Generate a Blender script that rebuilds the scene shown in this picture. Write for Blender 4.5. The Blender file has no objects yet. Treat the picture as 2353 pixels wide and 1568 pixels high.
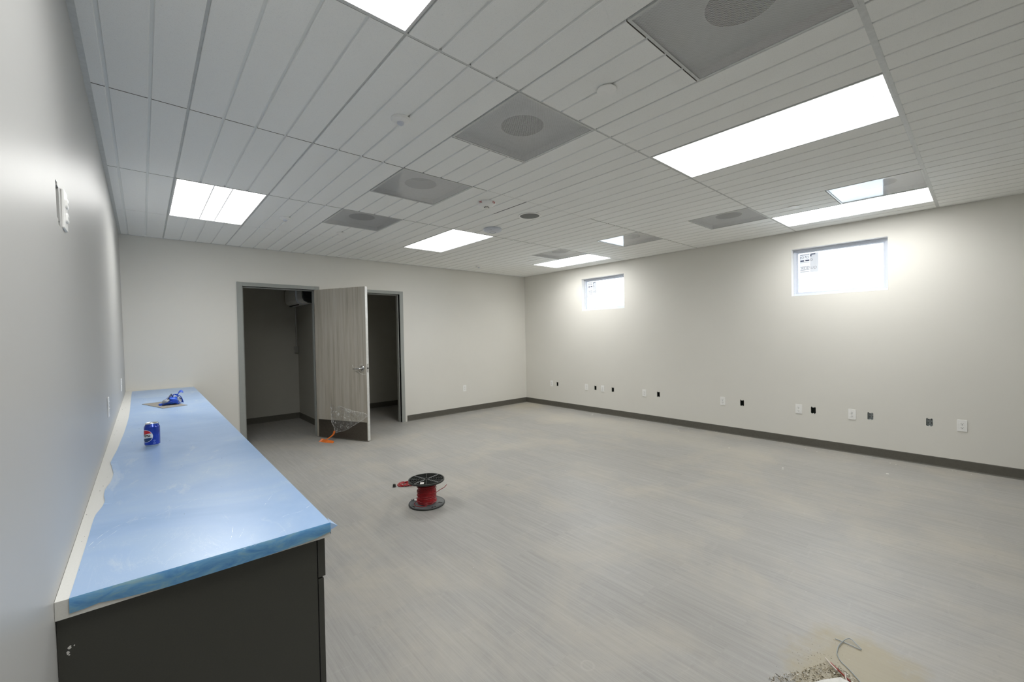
import bpy, bmesh, math, random
from mathutils import Vector, Matrix
random.seed(7)
C = bpy.context.scene.collection
PI = math.pi
# ---------------------------------------------------------------- room metrics (metres)
XL, XR, YF, YB, ZC = -0.175, 6.0386, 6.3986, -.50, 2.627
X0, YA, S = 0.20594, 2.74213, 0.1524
CAMH = 1.4232
CT = 0.864            # counter top height
def xleft(z): return XL + (ZC - z) * 0.0105     # the left wall leans very slightly

# ---------------------------------------------------------------- materials
def nt(name):
    m = bpy.data.materials.new(name); m.use_nodes = True
    t = m.node_tree; b = t.nodes['Principled BSDF']
    return m, t, b
def node(t, ty, **kw):
    n = t.nodes.new(ty)
    for k, v in kw.items():
        if k in n.inputs: n.inputs[k].default_value = v
        else: setattr(n, k, v)
    return n
def coords(t, scale=(1, 1, 1)):
    c = node(t, 'ShaderNodeTexCoord'); m = node(t, 'ShaderNodeMapping')
    m.inputs['Scale'].default_value = scale
    t.links.new(c.outputs['Object'], m.inputs['Vector'])
    return m.outputs['Vector']
def noise(t, vec, scale, detail=3, rough=.5, dist=0):
    n = node(t, 'ShaderNodeTexNoise'); n.inputs['Scale'].default_value = scale
    n.inputs['Detail'].default_value = detail; n.inputs['Roughness'].default_value = rough
    n.inputs['Distortion'].default_value = dist
    t.links.new(vec, n.inputs['Vector']); return n.outputs['Fac']
def ramp(t, fac, stops):
    r = node(t, 'ShaderNodeValToRGB'); e = r.color_ramp.elements
    while len(e) < len(stops): e.new(.5)
    for i, (p, c) in enumerate(stops):
        e[i].position = p; e[i].color = (*c, 1) if len(c) == 3 else c
    t.links.new(fac, r.inputs['Fac']); return r.outputs['Color']
def mix(t, a, b, fac, mode='MIX'):
    m = node(t, 'ShaderNodeMix', data_type='RGBA', blend_type=mode)
    for sock, v in ((m.inputs['Factor'], fac), (m.inputs[6], a), (m.inputs[7], b)):
        if hasattr(v, 'links') or hasattr(v, 'is_output'): t.links.new(v, sock)
        else: sock.default_value = (*v, 1) if isinstance(v, tuple) else v
    return m.outputs[2]
def math_(t, op, a, b=None, c=None):
    m = node(t, 'ShaderNodeMath', operation=op)
    for i, v in enumerate((a, b, c)):
        if v is None: continue
        if isinstance(v, (int, float)): m.inputs[i].default_value = v
        else: t.links.new(v, m.inputs[i])
    return m.outputs[0]
def bump(t, b, h, strength=.2, dist=.002):
    n = node(t, 'ShaderNodeBump'); n.inputs['Strength'].default_value = strength
    n.inputs['Distance'].default_value = dist
    t.links.new(h, n.inputs['Height']); t.links.new(n.outputs['Normal'], b.inputs['Normal'])
def plain(name, col, rough=.5, metal=0, spec=.5, coat=0, var=.06, vs=40, bs=0):
    m, t, b = nt(name)
    v = coords(t); n = noise(t, v, vs)
    lo = tuple(max(0, c * (1 - var)) for c in col); hi = tuple(min(1, c * (1 + var)) for c in col)
    t.links.new(ramp(t, n, [(.3, lo), (.7, hi)]), b.inputs['Base Color'])
    b.inputs['Roughness'].default_value = rough; b.inputs['Metallic'].default_value = metal
    b.inputs['Specular IOR Level'].default_value = spec; b.inputs['Coat Weight'].default_value = coat
    if bs: bump(t, b, noise(t, v, vs * 6), bs, .001)
    return m
def wall_mat(name, col, rough, spec=.5):
    m, t, b = nt(name); v = coords(t)
    n = noise(t, v, 1.3, 4)
    t.links.new(ramp(t, n, [(.3, tuple(c * .985 for c in col)), (.7, tuple(c * 1.015 for c in col))]), b.inputs['Base Color'])
    b.inputs['Roughness'].default_value = rough; b.inputs['Specular IOR Level'].default_value = spec
    bump(t, b, noise(t, v, 220, 2), .12, .0008)
    return m
M = {}
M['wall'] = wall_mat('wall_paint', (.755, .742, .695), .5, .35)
M['wall_back'] = wall_mat('wall_paint_dimming', (.30, .30, .28), .6, .3)  # unseen wall, made dark grey to dim the right side and near floor
M['wall_left'] = wall_mat('wall_eggshell_dimmed', (.46, .46, .45), .40, .5)  # same paint as the other walls, darkened to imitate lens edge falloff
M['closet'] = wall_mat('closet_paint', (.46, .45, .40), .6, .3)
def tile_mat():
    m, t, b = nt('ceiling_tile'); v = coords(t)
    n = noise(t, v, 420, 2, .6); n2 = noise(t, v, 2.0, 2)
    c1 = ramp(t, n, [(.26, (.70, .705, .70)), (.38, (.90, .905, .89)), (.7, (.925, .93, .91))])
    t.links.new(mix(t, c1, (.97, .97, .97), math_(t, 'MULTIPLY', n2, .12), 'MULTIPLY'), b.inputs['Base Color'])
    b.inputs['Roughness'].default_value = .85; b.inputs['Specular IOR Level'].default_value = .2
    bump(t, b, n, .35, .0012)
    return m
M['tile'] = tile_mat()
M['tile_edge'] = plain('fibre_edge_shaded', (.16, .15, .125), .9)  # cut tile ends, coloured dark to deepen the shade in the joints
M['grid'] = plain('grid_white_shaded', (.60, .61, .60), .45)  # white tees and angles greyed to paint in groove and edge shade
M['trim'] = plain('trim_white', (.62, .63, .63), .4)
def floor_mat():
    m, t, b = nt('vinyl_plank'); v = coords(t)
    # plank layout: long side along Y
    c = node(t, 'ShaderNodeTexCoord'); sp = node(t, 'ShaderNodeSeparateXYZ'); t.links.new(c.outputs['Object'], sp.inputs[0])
    cb = node(t, 'ShaderNodeCombineXYZ'); t.links.new(sp.outputs[1], cb.inputs[0]); t.links.new(sp.outputs[0], cb.inputs[1])
    br = node(t, 'ShaderNodeTexBrick'); br.offset = .37; br.inputs['Scale'].default_value = 1
    br.inputs['Brick Width'].default_value = 1.22; br.inputs['Row Height'].default_value = .178
    br.inputs['Mortar Size'].default_value = .0009; br.inputs['Mortar Smooth'].default_value = .3
    br.inputs['Color1'].default_value = (.0, .0, .0, 1); br.inputs['Color2'].default_value = (1, 1, 1, 1); br.inputs['Mortar'].default_value = (.5, .5, .5, 1)
    t.links.new(cb.outputs[0], br.inputs['Vector'])
    off = node(t, 'ShaderNodeVectorMath', operation='ADD'); t.links.new(c.outputs['Object'], off.inputs[0])
    sc = node(t, 'ShaderNodeVectorMath', operation='SCALE'); t.links.new(br.outputs['Color'], sc.inputs[0]); sc.inputs['Scale'].default_value = 7
    t.links.new(sc.outputs[0], off.inputs[1])
    mp = node(t, 'ShaderNodeMapping'); mp.inputs['Scale'].default_value = (24, .9, 1); t.links.new(off.outputs[0], mp.inputs[0])
    g = noise(t, mp.outputs[0], 2.2, 6, .62, .6)
    mp2 = node(t, 'ShaderNodeMapping'); mp2.inputs['Scale'].default_value = (120, 2.5, 1); t.links.new(off.outputs[0], mp2.inputs[0])
    g2 = noise(t, mp2.outputs[0], 2.5, 4, .6)
    col = ramp(t, g, [(.30, (.322, .315, .296)), (.5, (.358, .351, .332)), (.70, (.392, .385, .365))])
    col = mix(t, col, ramp(t, g2, [(.25, (.84, .84, .84)), (.75, (1.09, 1.09, 1.09))]), .7, 'MULTIPLY')
    tone = ramp(t, br.outputs['Color'], [(0, (.97, .97, .97)), (1, (1.03, 1.03, 1.03))])
    col = mix(t, col, tone, 1.0, 'MULTIPLY')
    col = mix(t, col, (.20, .19, .17), math_(t, 'MULTIPLY', br.outputs['Fac'], .10))
    # construction dust, patchy and warm
    d = noise(t, v, 1.4, 6, .65, .4)
    col = mix(t, col, (.50, .46, .385), math_(t, 'MULTIPLY', ramp(t, d, [(.47, (0, 0, 0)), (.70, (1, 1, 1))]), .5))
    # dark scuffs
    sc2 = noise(t, coords(t, (5, 8, 1)), 1.6, 3, .5)
    col = mix(t, col, (.24, .235, .22), math_(t, 'MULTIPLY', ramp(t, sc2, [(.68, (0, 0, 0)), (.75, (1, 1, 1))]), .30))
    # faint pale wipe marks
    w = noise(t, coords(t, (3, 12, 1)), 1.2, 5, .6, 1.5)
    col = mix(t, col, (.55, .54, .52), math_(t, 'MULTIPLY', ramp(t, w, [(.60, (0, 0, 0)), (.72, (1, 1, 1))]), .12))
    # swept sawdust film by the pile, at a fixed place on the floor
    def blob(cx, cy, rx, ry, edge0, edge1, nsc=6, namp=.55):
        a = node(t, 'ShaderNodeVectorMath', operation='SUBTRACT'); t.links.new(c.outputs['Object'], a.inputs[0]); a.inputs[1].default_value = (cx, cy, 0)
        q = node(t, 'ShaderNodeVectorMath', operation='MULTIPLY'); t.links.new(a.outputs[0], q.inputs[0]); q.inputs[1].default_value = (1 / rx, 1 / ry, 0)
        l = node(t, 'ShaderNodeVectorMath', operation='LENGTH'); t.links.new(q.outputs[0], l.inputs[0])
        dd = math_(t, 'ADD', l.outputs['Value'], math_(t, 'MULTIPLY', math_(t, 'SUBTRACT', noise(t, v, nsc, 5, .6), .5), namp))
        return ramp(t, dd, [(edge0, (1, 1, 1)), (edge1, (0, 0, 0))])
    col = mix(t, col, (.36, .31, .195), math_(t, 'MULTIPLY', blob(2.12, .34, .50, .32, .50, .80, 9, .85), .72))
    # yellow dust at the far right corner and by the wall
    col = mix(t, col, (.50, .46, .36), math_(t, 'MULTIPLY', blob(5.75, 6.1, .9, .5, .25, .9), .55))
    col = mix(t, col, (.50, .475, .41), math_(t, 'MULTIPLY', blob(5.3, 3.6, .5, 3.2, .35, .95, 3, .9), .40))
    # a round mark left by a cup
    a = node(t, 'ShaderNodeVectorMath', operation='DISTANCE'); t.links.new(c.outputs['Object'], a.inputs[0]); a.inputs[1].default_value = (1.394, 1.125, 0)
    r = math_(t, 'ABSOLUTE', math_(t, 'SUBTRACT', a.outputs['Value'], .027))
    col = mix(t, col, (.50, .485, .45), math_(t, 'MULTIPLY', ramp(t, r, [(.002, (1, 1, 1)), (.005, (0, 0, 0))]), .35))
    t.links.new(col, b.inputs['Base Color'])
    rr = math_(t, 'ADD', math_(t, 'MULTIPLY', d, .25), .32)
    t.links.new(rr, b.inputs['Roughness']); b.inputs['Specular IOR Level'].default_value = .4
    bump(t, b, g2, .15, .0006)
    return m
M['floor'] = floor_mat()
M['base'] = plain('vinyl_cove_base', (.105, .100, .082), .5, var=.08)
M['frame'] = plain('hollow_metal_paint', (.34, .355, .335), .42, var=.015)
def wood_mat():
    m, t, b = nt('door_laminate'); v = coords(t, (14, 14, .55))
    g = noise(t, v, 1.6, 6, .6, .3); g2 = noise(t, coords(t, (90, 90, 2.2)), 2, 3)
    col = ramp(t, g, [(.28, (.34, .31, .255)), (.48, (.46, .425, .36)), (.60, (.49, .465, .41)), (.76, (.56, .525, .455))])
    col = mix(t, col, ramp(t, g2, [(.2, (.85, .85, .85)), (.8, (1.1, 1.1, 1.1))]), .8, 'MULTIPLY')
    t.links.new(col, b.inputs['Base Color']); b.inputs['Roughness'].default_value = .35
    return m
M['wood'] = wood_mat()
M['edge'] = plain('door_edge_pale', (.62, .62, .60), .25)
M['kick'] = plain('kick_plate_bronze', (.115, .10, .082), .28, .6, var=.1)
M['chrome'] = plain('satin_chrome', (.62, .62, .62), .22, 1.0)
M['steel'] = plain('galvanised_steel', (.50, .54, .55), .38, .9, var=.25, vs=60)
M['boxdark'] = plain('box_enamel_green', (.022, .032, .026), .4, .3, var=.3)
M['conduit'] = plain('conduit_zinc', (.42, .42, .40), .35, .8)
M['white'] = plain('white_plastic', (.90, .90, .885), .35, var=.02)
M['bluewhite'] = plain('pale_grey_plastic', (.64, .67, .74), .3, var=.02)
M['slot'] = plain('slot_black', (.02, .02, .02), .5)
M['vinylwin'] = plain('window_vinyl', (.62, .66, .74), .35, var=.02)
M['black'] = plain('black_plastic', (.022, .025, .023), .38, var=.2)
M['redwire'] = plain('red_wire_insulation', (.36, .016, .022), .32, var=.25, vs=80)
M['redprint'] = plain('red_print', (.40, .02, .02), .5)
M['greyflange'] = plain('flange_black_dusty', (.13, .14, .145), .28, var=.15, vs=25)
M['orange'] = plain('orange_ribbon', (.80, .19, .03), .4, var=.15)
M['cabinet'] = plain('cabinet_laminate_charcoal', (.053, .053, .045), .40, var=.05, vs=300, bs=.15)
M['cabin'] = plain('cabinet_gap', (.015, .015, .014), .7)
M['counter'] = plain('counter_solid_surface', (.74, .735, .70), .32, var=.03, vs=250)
M['card'] = plain('grey_cardboard', (.27, .255, .225), .8, var=.08)
M['cardedge'] = plain('cardboard_edge', (.07, .06, .05), .8)
M['tapeblue'] = plain('painters_tape_blue', (.035, .12, .62), .42, var=.25, vs=50)
M['tapegrey'] = plain('tape_sticky_side', (.34, .36, .40), .45, var=.25, vs=50)
M['aluminium'] = plain('can_aluminium', (.75, .75, .74), .22, 1.0)
M['canblue'] = plain('can_blue', (.006, .045, .43), .22, .45, coat=.6, var=.05)
M['canred'] = plain('print_red', (.62, .012, .03), .3)
M['cannavy'] = plain('print_navy', (.006, .045, .16), .3)
M['canwhite'] = plain('print_white', (.78, .80, .82), .3)
M['canblack'] = plain('print_black', (.01, .012, .015), .3)
M['canpale'] = plain('print_pale_blue', (.25, .36, .75), .3)
M['wiregrey'] = plain('grey_wire', (.36, .40, .42), .4)
M['redstick'] = plain('red_stick', (.27, .02, .015), .5)
M['paper'] = plain('torn_white_paper', (.70, .69, .66), .7, bs=.2)
M['stick'] = plain('pale_trim', (.66, .60, .54), .6)
M['speaker'] = plain('speaker_mesh', (.15, .155, .155), .55, vs=600, var=.5)
M['roof'] = plain('shingle_roof', (.55, .50, .47), .8)
M['creasewhite'] = plain('film_scratch_glint', (.80, .86, .93), .35)
M['ribgrey'] = plain('rib_pale_grey', (.30, .31, .31), .5)  # lighter grey for every second rib
M['siding'] = plain('pale_siding', (.80, .79, .77), .8)
M['ground'] = plain('pale_ground', (.72, .72, .70), .9)
def debris_mat():
    m, t, b = nt('sawdust_debris')
    o = node(t, 'ShaderNodeAttribute'); o.attribute_name = 'tone'; o.attribute_type = 'GEOMETRY'
    t.links.new(ramp(t, o.outputs['Fac'], [(0, (.05, .045, .03)), (.35, (.16, .13, .075)), (.6, (.36, .30, .19)), (.85, (.62, .55, .42)), (1, (.85, .83, .78))]), b.inputs['Base Color'])
    b.inputs['Roughness'].default_value = .8
    return m
M['debris'] = debris_mat()
def film_mat():
    m, t, b = nt('blue_protective_film'); v = coords(t)
    n = noise(t, v, 2.2, 4, .6, .8); n2 = noise(t, coords(t, (1, .35, 1)), 9, 5, .65, 1.2)
    col = ramp(t, n, [(.3, (.27, .42, .67)), (.5, (.33, .48, .73)), (.7, (.40, .54, .74))])
    col = mix(t, col, (.74, .80, .85), math_(t, 'MULTIPLY', ramp(t, n2, [(.60, (0, 0, 0)), (.70, (1, 1, 1))]), .30))
    wv = noise(t, coords(t, (1.6, .5, 1)), 3.1, 6, .7, 2.5)
    line = ramp(t, math_(t, 'ABSOLUTE', math_(t, 'SUBTRACT', wv, .5)), [(.0, (1, 1, 1)), (.006, (0, 0, 0))])
    col = mix(t, col, (.86, .90, .94), math_(t, 'MULTIPLY', math_(t, 'MULTIPLY', line, ramp(t, n, [(.5, (0, 0, 0)), (.62, (1, 1, 1))])), .25))
    t.links.new(col, b.inputs['Base Color']); b.inputs['Roughness'].default_value = .30
    b.inputs['Specular IOR Level'].default_value = .5
    bump(t, b, noise(t, v, 18, 4, .6, .5), .25, .0015)
    return m
M['film'] = film_mat()
def fold_mat():  # same blue film, coloured darker to put side shading into the folds
    m, t, b = nt('blue_film_side_shade'); v = coords(t)
    n = noise(t, coords(t, (1, 1, 3)), 14, 4, .6, 1.2)
    t.links.new(ramp(t, n, [(.3, (.09, .27, .58)), (.52, (.16, .38, .64)), (.72, (.28, .47, .56))]), b.inputs['Base Color'])
    b.inputs['Roughness'].default_value = .25
    bump(t, b, noise(t, v, 25, 4), .5, .002)
    return m
M['fold'] = fold_mat()
def emit_mat(name, col, s):
    m, t, b = nt(name)
    b.inputs['Base Color'].default_value = (.8, .8, .8, 1)
    b.inputs['Emission Color'].default_value = (*col, 1); b.inputs['Emission Strength'].default_value = s
    return m
LIGHT = 7.0
LAMP_W = 8.5
M['lens'] = emit_mat('lit_lens', (1.0, .995, .97), LIGHT)
M['lensdim'] = plain('lens_rib', (.7, .7, .72), .4)
def glass_mat():
    m = bpy.data.materials.new('window_glass'); m.use_nodes = True; t = m.node_tree; t.nodes.clear()
    o = node(t, 'ShaderNodeOutputMaterial'); tr = node(t, 'ShaderNodeBsdfTransparent'); gl = node(t, 'ShaderNodeBsdfGlossy')
    tr.inputs[0].default_value = (.95, .97, .98, 1); gl.inputs['Roughness'].default_value = .02
    f = node(t, 'ShaderNodeFresnel'); f.inputs[0].default_value = 1.45
    x = node(t, 'ShaderNodeMixShader'); t.links.new(f.outputs[0], x.inputs[0]); t.links.new(tr.outputs[0], x.inputs[1]); t.links.new(gl.outputs[0], x.inputs[2])
    t.links.new(x.outputs[0], o.inputs[0]); return m
M['glass'] = glass_mat()
def clear_film():
    m = bpy.data.materials.new('clear_crumpled_plastic'); m.use_nodes = True; t = m.node_tree; t.nodes.clear()
    o = node(t, 'ShaderNodeOutputMaterial'); tr = node(t, 'ShaderNodeBsdfTransparent'); p = node(t, 'ShaderNodeBsdfPrincipled')
    tr.inputs[0].default_value = (.97, .97, .96, 1)
    p.inputs['Base Color'].default_value = (.75, .75, .74, 1); p.inputs['Roughness'].default_value = .12; p.inputs['Specular IOR Level'].default_value = .9
    v = coords(t, (1, 1, .6)); n = noise(t, v, 26, 5, .6, 1.8)
    bp = node(t, 'ShaderNodeBump'); bp.inputs['Strength'].default_value = .9; bp.inputs['Distance'].default_value = .02
    t.links.new(n, bp.inputs['Height']); t.links.new(bp.outputs[0], p.inputs['Normal'])
    f = ramp(t, n, [(.42, (.10, .10, .10)), (.56, (.20, .20, .20)), (.62, (.75, .75, .75)), (.66, (.25, .25, .25))])  # opaque white streaks painted in as highlights on the crumples
    x = node(t, 'ShaderNodeMixShader'); t.links.new(f, x.inputs[0]); t.links.new(tr.outputs[0], x.inputs[1]); t.links.new(p.outputs[0], x.inputs[2])
    t.links.new(x.outputs[0], o.inputs[0]); return m
M['clear'] = clear_film()
def bright_film():
    m = bpy.data.materials.new('gathered_clear_plastic'); m.use_nodes = True; t = m.node_tree; t.nodes.clear()
    o = node(t, 'ShaderNodeOutputMaterial'); tr = node(t, 'ShaderNodeBsdfTransparent'); p = node(t, 'ShaderNodeBsdfPrincipled')
    p.inputs['Base Color'].default_value = (.88, .88, .87, 1); p.inputs['Roughness'].default_value = .15
    f = ramp(t, noise(t, coords(t), 60, 3), [(.40, (.12, .12, .12)), (.62, (.70, .70, .70))])
    x = node(t, 'ShaderNodeMixShader'); t.links.new(f, x.inputs[0]); t.links.new(tr.outputs[0], x.inputs[1]); t.links.new(p.outputs[0], x.inputs[2])
    t.links.new(x.outputs[0], o.inputs[0]); return m
M['clearbright'] = bright_film()
def perf_mat():
    m = bpy.data.materials.new('perforated_face'); m.use_nodes = True; t = m.node_tree; t.nodes.clear()
    o = node(t, 'ShaderNodeOutputMaterial'); tr = node(t, 'ShaderNodeBsdfTransparent'); p = node(t, 'ShaderNodeBsdfPrincipled')
    p.inputs['Base Color'].default_value = (.80, .81, .82, 1); p.inputs['Roughness'].default_value = .07; p.inputs['Specular IOR Level'].default_value = .6
    c = node(t, 'ShaderNodeTexCoord'); sp = node(t, 'ShaderNodeSeparateXYZ'); t.links.new(c.outputs['Object'], sp.inputs[0])
    P = .0064
    u = math_(t, 'SINE', math_(t, 'MULTIPLY', sp.outputs[0], 2 * PI / P)); w = math_(t, 'SINE', math_(t, 'MULTIPLY', sp.outputs[1], 2 * PI / P))
    h = math_(t, 'GREATER_THAN', math_(t, 'MULTIPLY', u, w), .04)
    x = node(t, 'ShaderNodeMixShader'); t.links.new(h, x.inputs[0]); t.links.new(p.outputs[0], x.inputs[1]); t.links.new(tr.outputs[0], x.inputs[2])
    t.links.new(x.outputs[0], o.inputs[0]); return m
M['perf'] = perf_mat()
M['pan'] = plain('diffuser_back_pan', (.45, .455, .46), .6)
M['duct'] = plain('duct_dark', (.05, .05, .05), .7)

# ---------------------------------------------------------------- mesh helpers
def tag(o, label=None, cat=None, group=None, kind=None):
    if label: o['label'] = label
    if cat: o['category'] = cat
    if group: o['group'] = group
    if kind: o['kind'] = kind
    return o
def empty(name, loc=(0, 0, 0), rz=0):
    o = bpy.data.objects.new(name, None); o.location = loc; o.rotation_euler = (0, 0, rz); o.empty_display_size = .1
    C.objects.link(o); return o
def obj(name, bm, mats, parent=None, loc=(0, 0, 0), rot=(0, 0, 0), smooth=False, bev=0):
    bmesh.ops.recalc_face_normals(bm, faces=bm.faces) if not bm.faces or not getattr(bm, 'keep', False) else None
    me = bpy.data.meshes.new(name); bm.to_mesh(me); bm.free()
    for m in (mats if isinstance(mats, (list, tuple)) else [mats]): me.materials.append(m)
    if smooth:
        me.polygons.foreach_set('use_smooth', [True] * len(me.polygons))
        me.set_sharp_from_angle(angle=math.radians(38))
    o = bpy.data.objects.new(name, me); o.location = loc; o.rotation_euler = rot
    C.objects.link(o)
    if parent: o.parent = parent
    if bev:
        md = o.modifiers.new('bevel', 'BEVEL'); md.width = bev; md.segments = 2; md.limit_method = 'ANGLE'; md.angle_limit = math.radians(40)
    return o
def BM(): return bmesh.new()
def box(bm, x0, x1, y0, y1, z0, z1, mi=0):
    v = [bm.verts.new(p) for p in ((x0, y0, z0), (x1, y0, z0), (x1, y1, z0), (x0, y1, z0), (x0, y0, z1), (x1, y0, z1), (x1, y1, z1), (x0, y1, z1))]
    fs = [bm.faces.new([v[i] for i in f]) for f in ((3, 2, 1, 0), (4, 5, 6, 7), (0, 1, 5, 4), (1, 2, 6, 5), (2, 3, 7, 6), (3, 0, 4, 7))]
    for f in fs: f.material_index = mi
    return fs
def prism(bm, pts, z0, z1, mi=0):
    a = [bm.verts.new((x, y, z0)) for x, y in pts]; b = [bm.verts.new((x, y, z1)) for x, y in pts]
    n = len(pts); fs = [bm.faces.new(a[::-1]), bm.faces.new(b)]
    for i in range(n): fs.append(bm.faces.new((a[i], a[(i + 1) % n], b[(i + 1) % n], b[i])))
    for f in fs: f.material_index = mi
def quad(bm, *p, mi=0):
    f = bm.faces.new([bm.verts.new(q) for q in p]); f.material_index = mi; return f
def lathe(bm, prof, n=48, cx=0, cy=0, cap=True, mi=0):
    rings = []
    for r, z in prof:
        rings.append([bm.verts.new((cx + r * math.cos(2 * PI * i / n), cy + r * math.sin(2 * PI * i / n), z)) for i in range(n)])
    for a, b in zip(rings, rings[1:]):
        for i in range(n):
            f = bm.faces.new((a[i], a[(i + 1) % n], b[(i + 1) % n], b[i])); f.material_index = mi
    if cap:
        if prof[0][0] > 1e-6: bm.faces.new(rings[0][::-1]).material_index = mi
        if prof[-1][0] > 1e-6: bm.faces.new(rings[-1]).material_index = mi
def smoothpath(pts, k=6):
    P = [Vector(p) for p in pts]; out = []
    for i in range(len(P) - 1):
        a = P[max(0, i - 1)]; b = P[i]; c = P[i + 1]; d = P[min(len(P) - 1, i + 2)]
        for j in range(k):
            t = j / k
            out.append(.5 * ((2 * b) + (c - a) * t + (2 * a - 5 * b + 4 * c - d) * t * t + (3 * b - a - 3 * c + d) * t ** 3))
    out.append(P[-1]); return out
def tube(bm, pts, r, n=8, mi=0, cap=True):
    P = [Vector(p) for p in pts]; rings = []; up = Vector((0, 0, 1)); prev = None
    for i, p in enumerate(P):
        d = (P[min(i + 1, len(P) - 1)] - P[max(i - 1, 0)]).normalized()
        if prev is None:
            a = d.cross(up) if abs(d.dot(up)) < .95 else d.cross(Vector((1, 0, 0)))
        else: a = prev - d * prev.dot(d)
        a.normalize(); prev = a; b = d.cross(a)
        rr = r[i] if isinstance(r, (list, tuple)) else r
        rings.append([bm.verts.new(p + (a * math.cos(2 * PI * k / n) + b * math.sin(2 * PI * k / n)) * rr) for k in range(n)])
    for a, b in zip(rings, rings[1:]):
        for k in range(n):
            f = bm.faces.new((a[k], a[(k + 1) % n], b[(k + 1) % n], b[k])); f.material_index = mi
    if cap:
        bm.faces.new(rings[0][::-1]).material_index = mi; bm.faces.new(rings[-1]).material_index = mi
def copy_tree(o, parent=None):
    c = o.copy(); C.objects.link(c)
    if parent: c.parent = parent
    for ch in o.children: copy_tree(ch, c)
    return c
def text_verts(body, size, bold=0.0, align='CENTER'):
    cu = bpy.data.curves.new('t', 'FONT'); cu.body = body; cu.size = size; cu.align_x = align; cu.align_y = 'CENTER'; cu.offset = bold; cu.resolution_u = 4
    to = bpy.data.objects.new('t', cu); C.objects.link(to)
    dg = bpy.context.evaluated_depsgraph_get(); me = bpy.data.meshes.new_from_object(to.evaluated_get(dg))
    v = [tuple(x.co) for x in me.vertices]; f = [tuple(p.vertices) for p in me.polygons]
    bpy.data.objects.remove(to); bpy.data.curves.remove(cu); bpy.data.meshes.remove(me)
    return v, f
def add_text(bm, body, size, fn, mi=0, bold=0.0, align='CENTER'):
    v, f = text_verts(body, size, bold, align)
    vs = [bm.verts.new(fn(x, y)) for x, y, z in v]
    for p in f:
        try: bm.faces.new([vs[i] for i in p]).material_index = mi
        except ValueError: pass

def wall_mesh(fn, U, V, holes, thick, back=True):
    """fn(u, v, d) -> point; front face at d=0, back at d=thick. holes: (u0,u1,v0,v1,depth,through)"""
    us = sorted({round(u, 5) for u in [*U] + [h[0] for h in holes] + [h[1] for h in holes]})
    vs = sorted({round(v, 5) for v in [*V] + [h[2] for h in holes] + [h[3] for h in holes]})
    bm = BM(); cache = {}
    def P(u, v, d):
        k = (u, v, d)
        if k not in cache: cache[k] = bm.verts.new(fn(u, v, d))
        return cache[k]
    nu, nv = len(us) - 1, len(vs) - 1
    def hole(i, j):
        if not (0 <= i < nu and 0 <= j < nv): return None
        cu, cv = (us[i] + us[i + 1]) / 2, (vs[j] + vs[j + 1]) / 2
        for h in holes:
            if h[0] < cu < h[1] and h[2] < cv < h[3]: return h
        return None
    for i in range(nu):
        for j in range(nv):
            a, b, c, d = us[i], us[i + 1], vs[j], vs[j + 1]; h = hole(i, j)
            if not h: bm.faces.new((P(a, c, 0), P(b, c, 0), P(b, d, 0), P(a, d, 0)))
            if back and not (h and h[5]): bm.faces.new((P(a, d, thick), P(b, d, thick), P(b, c, thick), P(a, c, thick)))
            if h:
                D = thick if h[5] else h[4]
                for (di, dj, e) in ((-1, 0, ((a, c), (a, d))), (1, 0, ((b, c), (b, d))), (0, -1, ((a, c), (b, c))), (0, 1, ((a, d), (b, d)))):
                    if not hole(i + di, j + dj):
                        (p, q), (r, s) = e
                        if 0 <= i + di < nu and 0 <= j + dj < nv:
                            bm.faces.new((P(p, q, 0), P(r, s, 0), P(r, s, D), P(p, q, D)))
    return bm

# ---------------------------------------------------------------- camera
cam = bpy.data.cameras.new('camera'); co = bpy.data.objects.new('camera', cam); C.objects.link(co)
cam.sensor_fit = 'HORIZONTAL'; cam.sensor_width = 36; cam.lens = 959.04 / 2353 * 36; cam.clip_start = .02; cam.clip_end = 200
co.matrix_world = Matrix.Translation((0, 0, CAMH)) @ Matrix.Rotation(-.72420, 4, 'Z') @ Matrix.Rotation(PI / 2 - .015209, 4, 'X') @ Matrix.Rotation(-.017853, 4, 'Z')
bpy.context.scene.camera = co

# ---------------------------------------------------------------- openings
WIN = [(3.978, 4.880), (.682, 1.581)]; WZ = (1.834, 2.416)
D1 = (.984, 1.875); D2 = (2.285, 3.190); DH = 2.120
OUT_Y = [5.661, 4.797, 4.441, 3.627, 2.412, 1.512, .995, .141]
BOX_Y = [5.514, 4.601, 4.232, 3.384, 2.163, 1.363, .836, .370]
OZ = .445
# ---------------------------------------------------------------- floor, walls
bm = BM(); box(bm, -.6, 6.5, YB - .3, 8.5, -.08, 0)
tag(obj('floor', bm, M['floor']), 'grey wood-look vinyl plank floor, dusty from construction', kind='structure')
def box_holes(c, z, depth=.014):
    return [(c - .025, c + .025, z - .036, z + .034, depth, False), (c - .021, c - .010, z + .034, z + .041, depth, False), (c + .012, c + .023, z + .034, z + .043, depth, False),
            (c - .018, c - .006, z - .043, z - .036, depth, False), (c + .004, c + .020, z - .042, z - .036, depth, False)]
holes = [(a, b, WZ[0], WZ[1], .15, True) for a, b in WIN]
for y in BOX_Y: holes += box_holes(y, OZ)
bm = wall_mesh(lambda u, v, d: (XR + d, u, v), (YB, YF + .15), (0, ZC + .12), holes, .15)
tag(obj('wall_right', bm, M['wall']), 'pale greige right wall with two high windows and a row of outlets', kind='structure')
holes = [(D1[0], D1[1], 0, DH, .12, True), (D2[0], D2[1], 0, DH, .12, True)]
bm = wall_mesh(lambda u, v, d: (u, YF + d, v), (XL - .1, XR), (0, ZC + .12), holes, .12)
tag(obj('wall_far', bm, M['wall']), 'pale greige far wall with two doorways', kind='structure')
LBY, LBZ = 1.690, 1.811
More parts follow.
